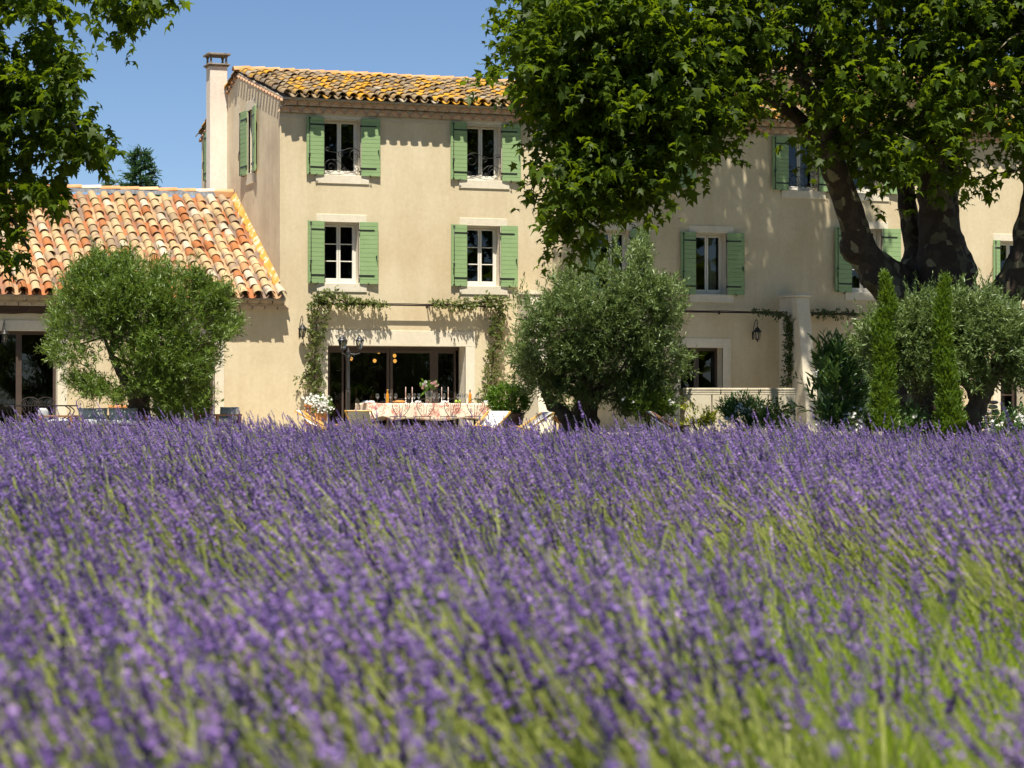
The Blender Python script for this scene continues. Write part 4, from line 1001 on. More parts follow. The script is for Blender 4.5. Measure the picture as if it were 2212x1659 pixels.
olive('tall airy olive tree with silvery foliage between the dining table and the stone fountain wall', 1265, 54, [OB, [(1310,560),(1330,520),(1355,575)], [(1350,600),(1365,530),(1385,505),(1405,570)]], 1.9, [([(1240, 945, 54), (1225, 905, 54), (1190, 870, 54), (1180, 820, 53.8)], [.24, .17, .14, .08]), ([(1270, 945, 54), (1272, 895, 54), (1268, 850, 53.9), (1260, 780, 53.8)], [.26, .22, .18, .10]), ([(1215, 950, 54), (1240, 910, 54), (1262, 870, 54)], [.22, .2, .12]), ([(1275, 880, 54), (1320, 800, 54.1), (1360, 720, 54.2)], [.14, .10, .05]), ([(1195, 870, 54), (1160, 790, 54.2), (1150, 720, 54.3)], [.10, .08, .04])], 6800, 'olive_leaf', .082, seed=8, branchn=34, holes=[(1130,690,16),(1120,800,14),(1170,640,12),(1215,690,14),(1300,640,12),(1390,700,15),(1430,770,14),(1225,800,14),(1340,790,13),(1440,660,12),(1255,900,20),(1210,880,12)])
OC = [(1850,735),(1875,700),(1905,690),(1940,700),(1960,660),(1990,640),(2030,650),(2060,640),(2100,650),(2130,640),(2170,665),(2200,680),(2260,700),(2260,830),(2210,835),(2150,830),(2110,850),(2060,870),(2010,840),(1960,850),(1930,820),(1880,830),(1885,790),(1860,770)]
olive('broad grey olive tree growing low beneath the forked plane trunk', 2120, 43.5, [OC], 1.1, [([(2095, 950, 43.5), (2100, 900, 43.5), (2125, 850, 43.5), (2150, 790, 43.5), (2165, 740, 43.5)], [.24, .20, .19, .14, .08]), ([(2115, 870, 43.5), (2070, 800, 43.4), (2040, 750, 43.2)], [.12, .08, .05]), ([(1995, 945, 43.8), (1990, 880, 43.8), (1975, 820, 43.7), (1960, 770, 43.5)], [.15, .11, .09, .05])], 5200, 'olive_leaf', .078, seed=12, branchn=30, up=.35, holes=[(2140,790,22)])

# ---------------- slim cypresses
def cypress(label, prof, Z, n, m='cypress', seed=1, lsz=.11):
    """prof: (py, px, half width in px) from tip to foot"""
    random.seed(seed); pf = sorted(prof); top = at(pf[0][1], pf[0][0], Z); foot = spot(pf[-1][1], Z, -.05)
    root = thing('cypress', label, 'tree', foot); inv = Matrix.Translation(-root.location); OO = []; DD = []
    while len(OO) < n:
        py = random.uniform(pf[0][0], pf[-1][0]); 
        for (a, b) in zip(pf[:-1], pf[1:]):
            if a[0] <= py <= b[0]:
                k = (py - a[0]) / (b[0] - a[0]); cx = a[1] + (b[1] - a[1]) * k; hw = a[2] + (b[2] - a[2]) * k
        if random.random() > (hw + 3) / 42: continue
        an = random.uniform(0, 2*math.pi); hw *= 1 + .55 * noise.noise(Vector((math.cos(an) * 1.2, math.sin(an) * 1.2, py * .055 + seed)))
        rr = hw / FPX * Z * random.uniform(.55, 1.0); q = at(cx, py, Z)
        OO.append((q.x + rr * math.cos(an), q.y + rr * math.sin(an), q.z)); DD.append((math.cos(an) * .42 + random.gauss(0, .25), math.sin(an) * .33 + random.gauss(0, .15), 1))
    a, b, cc, s, q = sprays(np.array(OO), np.array(DD), (.12 if n > 500 else .08), 4, lsz * .62, .42, 0, .2, .25)
    o = leaves('crown', a, b, cc, s, T_SPRAY, MT[m], root, q); o.matrix_local = inv
    t = MB(); t.tube([foot, (foot + top) / 2, top], [.05, .03, .008], 7); o = t.build('trunk', MT['olive_bark'], root); o.matrix_local = inv
    return root
cypress('slim bright green cypress with feathery leaning tip, left of the pair before the plane trunk', [(597, 1910, 1), (640, 1916, 6), (675, 1920, 12), (690, 1911, 10), (715, 1906, 15), (800, 1912, 16), (860, 1908, 19), (935, 1912, 22)], 42, 6500, seed=2)
cypress('slim bright green cypress with evenly pointed tip, right of the pair before the plane trunk', [(605, 2042, 1), (640, 2040, 6), (700, 2035, 11), (780, 2040, 13), (850, 2048, 18), (900, 2052, 21), (940, 2055, 23)], 41.5, 6500, seed=9)
# conifer behind the annexe
root = thing('conifer', 'dark green conifer tip showing above the annexe ridge', 'tree', (on_front(300, 400, 14).x, 14, 0)); inv = Matrix.Translation(-root.location); Zc = proj(root.location)[2]
OO = []; DD = []; random.seed(3); t = MB(); tp_ = at(305, 322, Zc); t.tube([root.location, at(302, 400, Zc), tp_], [.16, .05, .01], 7)
for i in range(60):
    k = i / 60; py = 330 + k * 150; L = (4 + 62 * k**.8) * random.uniform(.6, 1.05); an = random.uniform(0, 6.283); b0 = at(304, py, Zc); u_ = Vector((math.cos(an), math.sin(an), .35 - .5 * k))
    e_ = b0 + u_ * L / FPX * Zc; t.tube([b0, e_], [.02, .006], 4, cap=False)
    for j in range(int(8 + 26 * k)):
        f = random.uniform(.15, 1); OO.append(tuple(b0 + (e_ - b0) * f)); DD.append(tuple(u_ + Vector((random.gauss(0, .5), random.gauss(0, .5), random.gauss(.1, .3)))))
a, b, cc, s, q = sprays(np.array(OO), np.array(DD), .22, 5, .15, .35, .2, .15)
o = leaves('crown', a, b, cc, s, T_SPRAY, MT['conifer'], root, q); o.matrix_local = inv
o = t.build('trunk', MT['olive_bark'], root); o.matrix_local = inv
root = thing('conifer', 'small conifer tip at the left foot of the taller conifer behind the annexe', 'tree', (on_front(245, 400, 14).x, 14, 0)); inv = Matrix.Translation(-root.location)
OO = []; DD = []; t = MB(); t.tube([root.location, at(250, 390, Zc)], [.10, .01], 6)
for i in range(170):
    k = random.random(); an = random.uniform(0, 6.283); r = k * .42 * random.uniform(.3, 1); p = at(250, 392 + k * 60, Zc); OO.append((p.x + r * math.cos(an), p.y + r * math.sin(an), p.z)); DD.append((math.cos(an), math.sin(an), .4))
a, b, cc, s, q = sprays(np.array(OO), np.array(DD), .22, 5, .15, .35, .2, .15)
o = leaves('crown', a, b, cc, s, T_SPRAY, MT['conifer'], root, q); o.matrix_local = inv; o = t.build('trunk', MT['olive_bark'], root); o.matrix_local = inv

# ---------------- climbing jasmine
def vine(label, paths, m='jasmine', Y=-.22, seed=1, lsz=.062):
    """paths: [(px,py,halfwidth px, density)...] polylines on a plane near the wall"""
    random.seed(seed); root = thing('jasmine_vine', label, 'climbing plant', (on_front(paths[0][0][0], 900, Y).x, Y, 0)); inv = Matrix.Translation(-root.location)
    OO = []; DD = []; t = MB()
    for path in paths:
        pts = [on_front(p[0], p[1], Y) for p in path]
        for w in range(3): t.tube([p + Vector((.03 * math.sin(i * 2 + w * 2), .02 * math.cos(i * 3 + w), .03 * math.sin(i + w))) for i, p in enumerate(curve(pts, 5))], .009, 4, cap=False)
        for (p0, p1) in zip(path[:-1], path[1:]):
            a = on_front(p0[0], p0[1], Y); b = on_front(p1[0], p1[1], Y); L = (b - a).length; n = int(L * 100 * (p0[3] + p1[3]) / 2)
            for i in range(n):
                k = random.random(); hw = (p0[2] + (p1[2] - p0[2]) * k) / 84; c = a + (b - a) * k
                an = random.uniform(0, 6.283); r = hw * math.sqrt(random.random()) * (1 + .5 * noise.noise(Vector((c.x * 4, c.z * 4, seed))))
                OO.append((c.x + r * math.cos(an), c.y + .13 * random.gauss(0, .6), c.z + r * math.sin(an)))
                DD.append((math.cos(an) * .8 + random.gauss(0, .5), -.4 + random.gauss(0, .4), math.sin(an) * .5 + random.gauss(0, .5)))
    a, b, cc, s, q = sprays(np.array(OO), np.array(DD), .10, 6, lsz * 1.1, .6, .2, .25); cc[:, 1] -= .5
    o = leaves('foliage', a, b, cc, s, T_OVAL, MT[m], root, q); o.matrix_local = inv; o = t.build('stems', MT['wood_twig'], root); o.matrix_local = inv
vine('star jasmine trained up the left side of the dining room door and along its rail', [[(683,905,13,1),(681,860,16,1),(679,800,17,1.1),(682,740,15,1.2),(684,690,16,1.4),(690,655,17,1.8)], [(680,650,10,1),(700,643,14,2),(725,645,14,1.8),(750,655,10,1.3),(790,657,8,1.2),(832,659,5,.9)], [(680,800,12,.6),(660,812,9,.7),(648,830,5,.5)]], seed=2)
vine('star jasmine trained up the right side of the dining room door and along its rail', [[(1060,905,16,1),(1058,850,18,1),(1063,800,16,1),(1070,750,13,1.1),(1073,700,14,1.3),(1078,665,16,1.5)], [(1090,652,13,1.3),(1060,650,12,1.6),(1035,652,9,1.3),(1000,659,7,1.2),(960,659,7,1.1),(932,657,5,.9)], [(1052,850,14,.9),(1040,875,9,.7)]], seed=3)
vine('thin jasmine climbing the face of the right buttress below the wall rail', [[(1700,838,8,.9),(1706,780,8,1.2),(1704,730,7,1.2),(1703,685,6,1.2)], [(1703,685,6,.7),(1670,677,4,.5),(1620,674,3,.3)], [(1700,830,9,.5),(1685,832,6,.5)]], 'jasmine_dark', seed=4, Y=-.72)
vine('sparse jasmine creeping along the rail right of the buttress', [[(1760,678,5,.6),(1800,679,6,.8),(1850,680,3,.3)]], 'jasmine_dark', seed=5, Y=-.22)

# ---------------- shrubs
def shrub(name, label, cat, px, Z, py0, py1, hw, n, m, tmpl, lsz, per=8, tl=.22, ang=.5, up=.5, flowers=None, zb=0.0, seed=1, depth=None, ball=False, stems=6, group=None):
    random.seed(seed); base = spot(px, Z, zb); root = thing(name, label, cat, base, group=group); inv = Matrix.Translation(-root.location)
    c = at(px, (py0 + py1) / 2, Z); rx = hw / FPX * Z; rz = (py1 - py0) / 2 / FPX * Z; ry = depth or rx * .8
    OO = []; DD = []
    lum = [Vector((random.uniform(-1, 1), random.uniform(-1, 1), random.uniform(-1, 1))) for _ in range(60)]; lum = [l for l in lum if l.length < 1][:22]
    while len(OO) < n:
        if ball: v = Vector((random.gauss(0, 1), random.gauss(0, 1), random.gauss(0, 1))).normalized() * random.uniform(.75, .97) * (1 + .10 * noise.noise(Vector((random.random() * 9, 0, 0))))
        else:
            v = random.choice(lum) * .82 + Vector((random.gauss(0, .15), random.gauss(0, .15), random.gauss(0, .15)))
            if v.length > 1.05: continue
        p = c + Vector((v.x * rx, v.y * ry, v.z * rz)); OO.append(tuple(p)); DD.append((v.x * .7 + random.gauss(0, .3), v.y * .7 + random.gauss(0, .3), v.z * .4 + up + random.gauss(0, .25)))
    a, b, cc, s, q = sprays(np.array(OO), np.array(DD), tl, per, lsz, ang, .3, .12, .25)
    o = leaves('foliage', a, b, cc, s, tmpl, MT[m], root, q); o.matrix_local = inv
    t = MB()
    for i in range(stems):
        e_ = Vector(random.choice(OO)); t.tube(curve([base + Vector((random.gauss(0, .05), random.gauss(0, .05), 0)), (base + e_) / 2 + Vector((0, 0, .05)), e_], 4), lerp_r([.02, .013, .006], 4), 5, cap=False)
    o = t.build('stems', MT['wood_twig'], root); o.matrix_local = inv
    if flowers:
        fm, fl = flowers; FP = []; FD = []; FN = []; FS = []
        for (fx, fy, fr, fn) in fl:
            for k in range(fn):
                p = at(fx + random.gauss(0, fr), fy + random.gauss(0, fr * .8), Z - ry * random.uniform(.5, .95)); nrm = Vector((random.gauss(-.2, .5), random.gauss(-1, .4), random.gauss(.6, .4))).normalized()
                tx = nrm.cross(Vector((0, 0, 1))).normalized(); ty = nrm.cross(tx)
                for j in range(5):
                    an = j * 1.2566 + k; d = tx * math.cos(an) + ty * math.sin(an) + nrm * .25
                    FP.append(tuple(p)); FD.append(tuple(d)); FN.append(tuple(nrm)); FS.append(.034)
        o = leaves('flowers', np.array(FP), np.array(FD), np.array(FN), np.array(FS), T_OVAL, MT[fm], root, kind='stuff'); o.matrix_local = inv
    return root
T_WIDE = (np.array([(0,0,0),(.10,.30,.03),(.085,.7,.0),(0,1,-.08),(-.085,.7,.0),(-.10,.30,.03)], float), [(0,1,2),(0,2,3),(0,3,4),(0,4,5)])
shrub('oleander', 'tall dark oleander with few white flowers in front of the shuttered ground floor window', 'shrub', 1800, 51.5, 755, 935, 72, 230, 'oleander', T_WIDE, .20, 14, .42, .40, .8, ('petal', [(1763,806,8,7),(1830,903,7,8),(1848,893,7,7),(1722,915,6,5),(1858,884,5,4),(1773,915,6,5)]), seed=3)
shrub('oleander', 'leafy green bush with scattered white blooms beside the right side of the tall olive trunk', 'shrub', 1400, 53, 800, 925, 60, 520, 'olive_leaf_bright', T_WIDE, .10, 10, .26, .45, .7, ('petal', [(1451,873,5,7),(1375,868,6,9),(1383,874,3,4),(1368,921,3,4),(1345,862,3,3)]), seed=4)
shrub('oleander', 'low bushy oleander with heavy white clusters against the stone fountain wall', 'shrub', 1612, 51.5, 862, 950, 62, 260, 'oleander', T_WIDE, .12, 10, .26, .42, .7, ('petal', [(1597,877,6,16),(1610,886,7,16),(1585,890,6,12),(1573,906,5,10),(1556,914,5,9),(1567,922,4,7),(1618,893,5,9),(1640,880,3,2)]), seed=5)
shrub('shrub', 'yellow green spreading shrub at the left foot of the stone fountain wall', 'shrub', 1510, 52, 878, 945, 52, 150, 'yellow_leaf', T_OVAL, .062, 7, .16, .5, .5, None, seed=6)
shrub('shrub', 'light green trailing shrub above the oleander at the right of the stone fountain wall', 'shrub', 1672, 52.2, 872, 935, 34, 110, 'jasmine_dark', T_OVAL, .07, 8, .2, .5, .4, None, seed=7)
shrub('rose_bush', 'low dark shrub with small white blooms between the two cypresses', 'shrub', 1968, 42.5, 885, 950, 45, 120, 'oleander', T_OVAL, .06, 8, .2, .5, .5, ('petal', [(1930,905,4,6),(1975,898,3,4),(1940,915,4,5),(1958,922,4,4)]), seed=8)
shrub('rose_bush', 'dark shrub dotted with white blooms at the right edge beside the rubble pier', 'shrub', 2180, 42.5, 880, 960, 60, 200, 'oleander', T_OVAL, .06, 8, .2, .5, .5, ('petal', [(2148,910,5,10),(2160,918,4,7),(2205,899,5,9),(2180,928,4,6),(2140,925,4,5),(2196,905,3,4),(2210,912,4,6)]), seed=9)
shrub('rose_bush', 'low white flowering bush left of the tall oleander foot', 'shrub', 1868, 43, 893, 945, 34, 110, 'jasmine_dark', T_OVAL, .055, 8, .18, .5, .5, ('petal', [(1862,910,6,9),(1855,922,5,7),(1842,898,4,5)]), seed=10)
shrub('shrub', 'young light green shrub behind the left trunk of the tall olive tree', 'shrub', 1130 + 85, 57, 850, 905, 28, 120, 'bush', T_OVAL, .06, 7, .15, .5, .5, None, seed=11)
# ================================================================== OBJECTS
MT['cushion'] = mat('pale_grey_cushion', (.50, .52, .55), .9, (.42, .44, .47), 5, .3, 60)
MT['teak'] = mat('brown_teak', (.26, .12, .05), .55, (.18, .08, .035), 6, .2, 30, stretch=(1, 1, 6))
MT['beech'] = mat('golden_beech', (.72, .42, .10), .5, (.62, .34, .07), 6, .1, 30)
MT['canvas'] = mat('white_canvas', (.80, .79, .76), .85, (.74, .73, .70), 4, .2, 200)
MT['terracotta'] = mat('terracotta_pot', (.52, .20, .065), .8, (.62, .30, .12), 5, .4, 30)
MT['dark_pot'] = mat('dark_brown_glaze', (.075, .035, .028), .45, (.05, .025, .02), 5, .1, 30)
MT['candle'] = mat('pink_candle_wax', (.72, .55, .48), .5)
MT['linen'] = mat('white_linen', (.78, .78, .77), .9)
MT['wine'] = mat('amber_wine_bottle', (.55, .20, .01), .12, spec=.8)
MT['foil'] = mat('gold_foil', (.60, .32, .03), .35, metallic=.4)
MT['dark_bottle'] = mat('dark_bottle_neck', (.05, .03, .015), .2)
MT['orange'] = mat('orange_bread_crust', (.60, .28, .06), .8, (.45, .18, .04), 30)
MT['pear'] = mat('green_fruit', (.32, .42, .04), .5)
MT['bulb'] = bpy.data.materials.new('amber_lamp_glass'); MT['bulb'].use_nodes = True
bp = MT['bulb'].node_tree.nodes['Principled BSDF']; bp.inputs['Base Color'].default_value = (.7, .4, .1, 1); bp.inputs['Emission Color'].default_value = (1, .50, .10, 1); bp.inputs['Emission Strength'].default_value = 1.6
m, nt, p_ = _new('toile_de_jouy_cloth'); v = _pos(nt)
n1 = _noise(nt, v, 7.0, 5, .65); n2 = _noise(nt, v, 34, 4, .75); mm = _mix(nt, .5, n1, n2)
c = _ramp(nt, mm, [(.50, (.72, .64, .50)), (.535, (.60, .30, .24)), (.60, (.48, .16, .13))]); nt.links.new(c, p_.inputs['Base Color']); p_.inputs['Roughness'].default_value = .9; MT['toile'] = m

# ---- wall rails (rolled awning bars)
def rail(label, px0, px1, py0, py1, Y, loc_arms):
    a = on_front(px0, py0, Y); b = on_front(px1, py1, Y); t = thing('awning_rail', label, 'awning rail', (a.x, 0, 0)); z = (a.z + b.z) / 2; L = b.x - a.x
    k = MB(); k.box((0, Y - .02, z - .018), (L, Y + .02, z + .022)); k.tube([(.02 + (L - .04) * i / 12, Y - .02 + .004 * math.sin(i), z + .035 + .006 * math.sin(i * 1.4)) for i in range(13)], .012, 6); k.build('bar', MT['rust_iron'], t)
    for q in loc_arms:
        x = on_front(q, 660, Y).x - a.x; k = MB(); k.box((x - .012, Y + .02, z - .012), (x + .012, -.0, z + .012)); k.box((x - .03, -.008, z - .05), (x + .03, -.0, z + .05)); k.build('bracket', MT['rust_iron'], t)
    return t
rail('thin brown awning rail above the dining room door between the two jasmines', 672, 1088, 657, 662, -.20, (675, 812, 927, 1085))
rail('dark wall rail running from behind the tall olive tree to the right buttress', 1440, 1700, 671.5, 678, -.20, (1445, 1560, 1698))
rail('short dark wall rail to the right of the right buttress', 1757, 1895, 678, 681, -.20, (1762, 1890))

# ---- lanterns
def lantern_parts(parent, c, s=1.0, mname='iron', cage=None):
    """six sided lantern hanging/standing with its centre at c"""
    x, y, z = c; n = 6
    ring = lambda r, zz: [(x + r * s * math.cos(math.pi/6 + i*math.pi/3), y + r * s * math.sin(math.pi/6 + i*math.pi/3), z + zz * s) for i in range(n)]
    f = MB(); t, b = ring(.095, .06), ring(.055, -.13)
    for i in range(n): f.tube([t[i], b[i]], .0075 * s, 5); f.tube([t[i], t[(i+1) % n]], .011 * s, 5); f.tube([b[i], b[(i+1) % n]], .008 * s, 5)
    f.lathe([(.012 * s, -.20 * s), (.02 * s, -.18 * s), (.012 * s, -.165 * s), (.05 * s, -.14 * s), (.057 * s, -.13 * s)], 12, 0, c)
    o = f.build('lantern_cage', MT[mname], parent)
    g = MB(); g.lathe([(.052 * s, -.125 * s), (.088 * s, .055 * s)], 6, 0, c, False, False); g.build('lantern_glass', MT['glass_clear'], o)
    r = MB(); r.lathe([(.118 * s, .058 * s), (.112 * s, .075 * s), (.075 * s, .12 * s), (.06 * s, .13 * s), (.052 * s, .155 * s), (.030 * s, .175 * s), (.012 * s, .185 * s), (.016 * s, .20 * s), (.008 * s, .215 * s), (.001, .235 * s)], 12, 0, c); r.build('lantern_roof', MT[mname], o)
    k = MB(); k.lathe([(.014 * s, -.12 * s), (.014 * s, -.02 * s), (.006 * s, 0)], 8, 0, c); k.build('bulb', MT['candle'], o)
def wall_lantern(label, px, pyc, s=1.0):
    p = on_front(px, pyc, -.26); t = thing('wall_lantern', label, 'wall lantern', (p.x, 0, p.z), group='iron lanterns fixed to the house walls')
    a = MB(); a.tube(curve([(-.02, -.0, -.02), (-.02, -.05, .02), (-.02, -.07, .18), (0, -.12, .34), (0, -.21, .40), (0, -.285, .34), (0, -.27, .27), (0, -.23, .29)], 5), .010, 6); a.box((-.035, -.02, -.14), (.005, -.0, .08)); a.tube([(0, -.26, .215), (0, -.27, .30)], .007, 5)
    a.build('bracket', MT['iron'], t); lantern_parts(t, (0, -.26, 0), s)
wall_lantern('black wall lantern half hidden in the jasmine left of the dining room door', 653.5, 716, 1.0)
wall_lantern('black scroll armed wall lantern left of the right buttress, in tree shade', 1636, 722, 1.05)
wall_lantern('black wall lantern beside the annexe door at the left edge', 10, 727, .95)
wall_lantern('black wall lantern cut by the right edge above the end door', 2207, 690, 1.0)

Zl = 55.6; b0 = spot(752.5, Zl, .02); lp_ = thing('lamp_post', 'dark cast iron garden lamp post with lanterns before the dining room door', 'lamp post', b0)
zt = at(752, 768, Zl).z
k = MB(); k.lathe([(.12, 0), (.12, .05), (.09, .08), (.075, .30), (.085, .33), (.055, .37), (.042, .45), (.038, 1.00), (.052, 1.02), (.052, 1.05), (.038, 1.07), (.038, 1.10), (.050, 1.12), (.036, 1.15), (.034, zt - .15), (.05, zt - .12), (.05, zt - .02), (.035, zt), (.045, zt + .02), (.045, zt + .08), (.02, zt + .11), (.02, zt + .14), (.005, zt + .17)], 14); k.build('post', MT['post_iron'], lp_)
a0 = math.atan2(RGT.y, RGT.x)
for i in range(3):
    an = a0 + i * 2.0944; d = Vector((math.cos(an), math.sin(an), 0)); a = MB()
    a.tube(curve([d * .03 + Vector((0, 0, zt + .02)), d * .16 + Vector((0, 0, zt + .01)), d * .27 + Vector((0, 0, zt + .04)), d * .27 + Vector((0, 0, zt + .09))], 4), .014, 6)
    a.tube([d * (.10 + .05 * math.cos(q * .6)) + Vector((0, 0, zt - .05 + .05 * math.sin(q * .6))) for q in range(10)], .008, 5); a.build('arm', MT['post_iron'], lp_)
    lantern_parts(lp_, tuple(d * .27 + Vector((0, 0, zt + .27))), .95, 'post_iron')

# ---- dining table
Zt = 57.2; tc = spot(920, Zt, .02); TZ = .765; hw, hd = 1.60, .52
tbl = thing('dining_table', 'long outdoor dining table hidden under the toile cloth', 'table', tc)
k = MB(); k.box((-hw, -hd, TZ - .05), (hw, hd, TZ - .008)); k.build('tabletop', MT['teak'], tbl, bevel=.004)
lm = MB(); lm.tube([(0, 0, 0), (0, 0, TZ - .05)], .03, 8); lme = lm.mesh('leg', MT['rust_iron'])
for x in (-1.4, 1.4):
    for y in (-.4, .4): link('leg', lme, tbl, (x, y, 0))
cl_ = MB(); NX, NY = 72, 20; per = []
def cornered(t):                                   # perimeter point and outward normal, t in 0..1
    L = [2*hw, 2*hd, 2*hw, 2*hd]; s = t * sum(L); c = [(-hw, -hd), (hw, -hd), (hw, hd), (-hw, hd)]
    for i in range(4):
        if s <= L[i] + 1e-9: a, b = c[i], c[(i+1) % 4]; f = s / L[i]; return Vector((a[0] + (b[0]-a[0])*f, a[1] + (b[1]-a[1])*f, 0)), Vector(((b[1]-a[1]) / L[i], -(b[0]-a[0]) / L[i], 0))
        s -= L[i]
M_ = 160; rows = 9; V = []; sk = 1.022
for r in range(rows):
    f = r / (rows - 1)
    for i in range(M_):
        t = i / M_; p, n = cornered(t); h = .40 + .025 * math.sin(t * 40) + .03 * noise.noise(Vector((p.x * 1.5, p.y, 0)))
        if p.x < -hw + .55 and p.y < 0: h -= .12 * max(0, 1 - abs(p.x + hw - .35) / .35)
        wv = .035 * f * math.sin(t * 88 + 1.2 * math.sin(t * 31)) + .02 * f
        if p.x < -hw + .5: wv += .07 * f * f
        if p.x > hw - .1: wv += .05 * f
        V.append((p.x * sk + n.x * (wv + .01), p.y * sk + n.y * (wv + .01), TZ + .004 - (0 if r == 0 else .006) - h * f))
cl_.add(V, [(r*M_+i, r*M_+(i+1) % M_, (r+1)*M_+(i+1) % M_, (r+1)*M_+i)[::-1] for r in range(rows-1) for i in range(M_)], 0, True)
cl_.add(V[:M_], [tuple(range(M_))], 0)
cl = cl_.build('tablecloth', MT['toile']); cl.location = tc; tag(cl, 'cream tablecloth with red pastoral print draped over the long table', 'tablecloth')
so = cl.modifiers.new('thickness', 'SOLIDIFY'); so.thickness = .003

# ---- iron chairs with scrolled backs
def iron_chair(label, loc, rz, group):
    t = thing('iron_chair', label, 'chair', loc, rz, group); r = .0078
    s = MB(); s.tube([(.20*math.cos(a*.3142), .20*math.sin(a*.3142), .45) for a in range(21)], .009, 6)
    for i in range(-4, 5): x = i * .042; y = math.sqrt(.04 - x*x); s.tube([(x, -y, .45), (x, y, .45)], .004, 4)
    s.build('seat', MT['rust_iron'], t)
    b = MB(); y = .19
    P = [(-.07, .45), (-.12, .52), (-.19, .62), (-.215, .72), (-.18, .81), (-.09, .865), (0, .875), (.09, .865), (.18, .81), (.215, .72), (.19, .62), (.12, .52), (.07, .45)]
    b.tube(curve([(x, y + (z - .45) * .22, z) for x, z in P], 4), r, 6)
    for s_ in (1, -1):
        Q = [(.015, .45), (.03, .55), (.035, .66), (.06, .76), (.11, .80), (.155, .77), (.16, .72), (.13, .695), (.10, .71), (.105, .74), (.125, .74)]
        b.tube(curve([(s_ * x, y + (z - .45) * .22, z) for x, z in Q], 4), .0058, 5)
        Q = [(.17, .60), (.14, .64), (.10, .62), (.10, .58), (.125, .575)]
        b.tube(curve([(s_ * x, y + (z - .45) * .22, z) for x, z in Q], 4), .0052, 5)
    b.build('backrest', MT['rust_iron'], t)
    for (x, yy) in ((-.15, -.14), (.15, -.14), (-.14, .17), (.14, .17)):
        l = MB(); l.tube(curve([(x * .9, yy, .45), (x * 1.05, yy * 1.05, .2), (x * 1.3, yy * 1.3, .0)], 3), .008, 5); l.build('leg', MT['rust_iron'], t)
    return t
GC = 'iron chairs round the dining table'
yaw = 0.0
dc = lambda px, dy: Vector((on_front(px, 900, tc.y + dy).x, tc.y + dy, .02))
names = ['leftmost', 'second from left', 'third from left', 'rightmost']
c0 = iron_chair('leftmost scroll backed iron chair on the near side of the dining table', dc(860, -.62), math.pi, GC)
for n_, px in zip(names[1:], (914, 969, 1022)): dup(c0, dc(px, -.62), math.pi + random.uniform(-.08, .08), f'{n_} iron chair on the near side of the dining table')
for n_, px in zip(names, (884, 942, 985, 1035)): dup(c0, dc(px, .66), random.uniform(-.1, .1), f'{n_} iron chair on the far side of the dining table')
dup(c0, dc(826, .2) + Vector((-.35, 0, 0)), R(80), 'iron chair at the left head of the dining table')

# ---- on the table
tx = lambda px, dy=-.25: Vector((on_front(px, 873, tc.y + dy).x, tc.y + dy, TZ + .026))
def zx(z): return (1200 + z / 2.458) / 1.736
def glass_mesh():
    g = MB(); g.lathe([(.034, 0), (.034, .003), (.006, .008), (.004, .02), (.004, .10), (.010, .108), (.034, .135), (.043, .165), (.040, .20), (.032, .235)], 14, cap=False); return g.mesh('wine_glass', MT['glass_clear'])
gme = glass_mesh(); gl_ = [(530, -.30), (605, -.1), (650, -.28), (697, -.30), (820, -.12), (868, -.28), (910, -.32), (1050, -.3), (1092, -.12), (1140, -.3), (1270, -.2), (1305, -.3), (1345, -.1), (1450, -.25)]
gn = ['wine glass nearest the left end of the dining table', 'wine glass just left of the left bottle', 'wine glass just right of the left bottle', 'wine glass between the left bottle and the left candles', 'wine glass between the two left candles, further back', 'wine glass to the right of the two left candles', 'wine glass immediately left of the flower vase', 'wine glass immediately right of the flower vase', 'wine glass left of the third candle', 'wine glass between the third and fourth candles', 'wine glass to the right of the fourth candle', 'middle wine glass between the fourth candle and the right bottle', 'wine glass just left of the right bottle', 'wine glass nearest the right end of the dining table']
for (q, dy), n_ in zip(gl_, gn): tag(link('wine_glass', gme, loc=tx(zx(q), dy)), n_, 'wine glass', 'wine glasses on the dining table')
def bottle(label, px, body, top):
    t = thing('wine_bottle', label, 'bottle', tx(px, -.2), group='bottles on the dining table'); k = MB(); k.lathe([(.036, 0), (.039, .01), (.039, .19), (.034, .215), (.015, .25), (.0145, .27)], 16); k.build('body', MT[body], t)
    k = MB(); k.lathe([(.0155, .262), (.0155, .315), (.017, .318), (.017, .33), (.012, .332)], 12); k.build('neck_foil', MT[top], t); k = MB(); k.lathe([(.0396, .05), (.0396, .13)], 16, cap=False); k.build('paper_label', MT['foil'], t)
bottle('amber wine bottle with gold neck foil at the left of the table', zx(622), 'wine', 'foil'); bottle('amber wine bottle with dark neck at the right of the table', zx(1383), 'wine', 'dark_bottle')
for q, n_ in ((790, 'first tall pale candle from the left on the table'), (850, 'second tall pale candle from the left on the table'), (1122, 'third tall pale candle from the left on the table'), (1182, 'fourth tall pale candle from the left, furthest right')):
    t = thing('candle', n_, 'candle', tx(zx(q), -.05), group='candles on the dining table'); k = MB(); k.lathe([(.011, .12), (.010, .38), (.004, .395)], 8); k.build('wax', MT['candle'], t)
    k = MB(); k.lathe([(.035, 0), (.035, .012), (.010, .03), (.014, .06), (.009, .09), (.017, .12), (.017, .13)], 12); k.build('holder', MT['linen'], t)
t = thing('flower_vase', 'clear glass vase of pink and white blooms in the middle of the table', 'vase', tx(zx(1000), -.05)); k = MB(); k.lathe([(.07, 0), (.075, .01), (.085, .20), (.10, .30)], 18, cap=False); k.build('vase', MT['glass_clear'], t)
k = MB(); k.lathe([(.066, .01), (.075, .18)], 16); k.build('water', mat('green_vase_water', (.16, .19, .12), .3), t)
inv = Matrix.Translation(-t.location); c = t.location + Vector((0, 0, .40)); n = 60
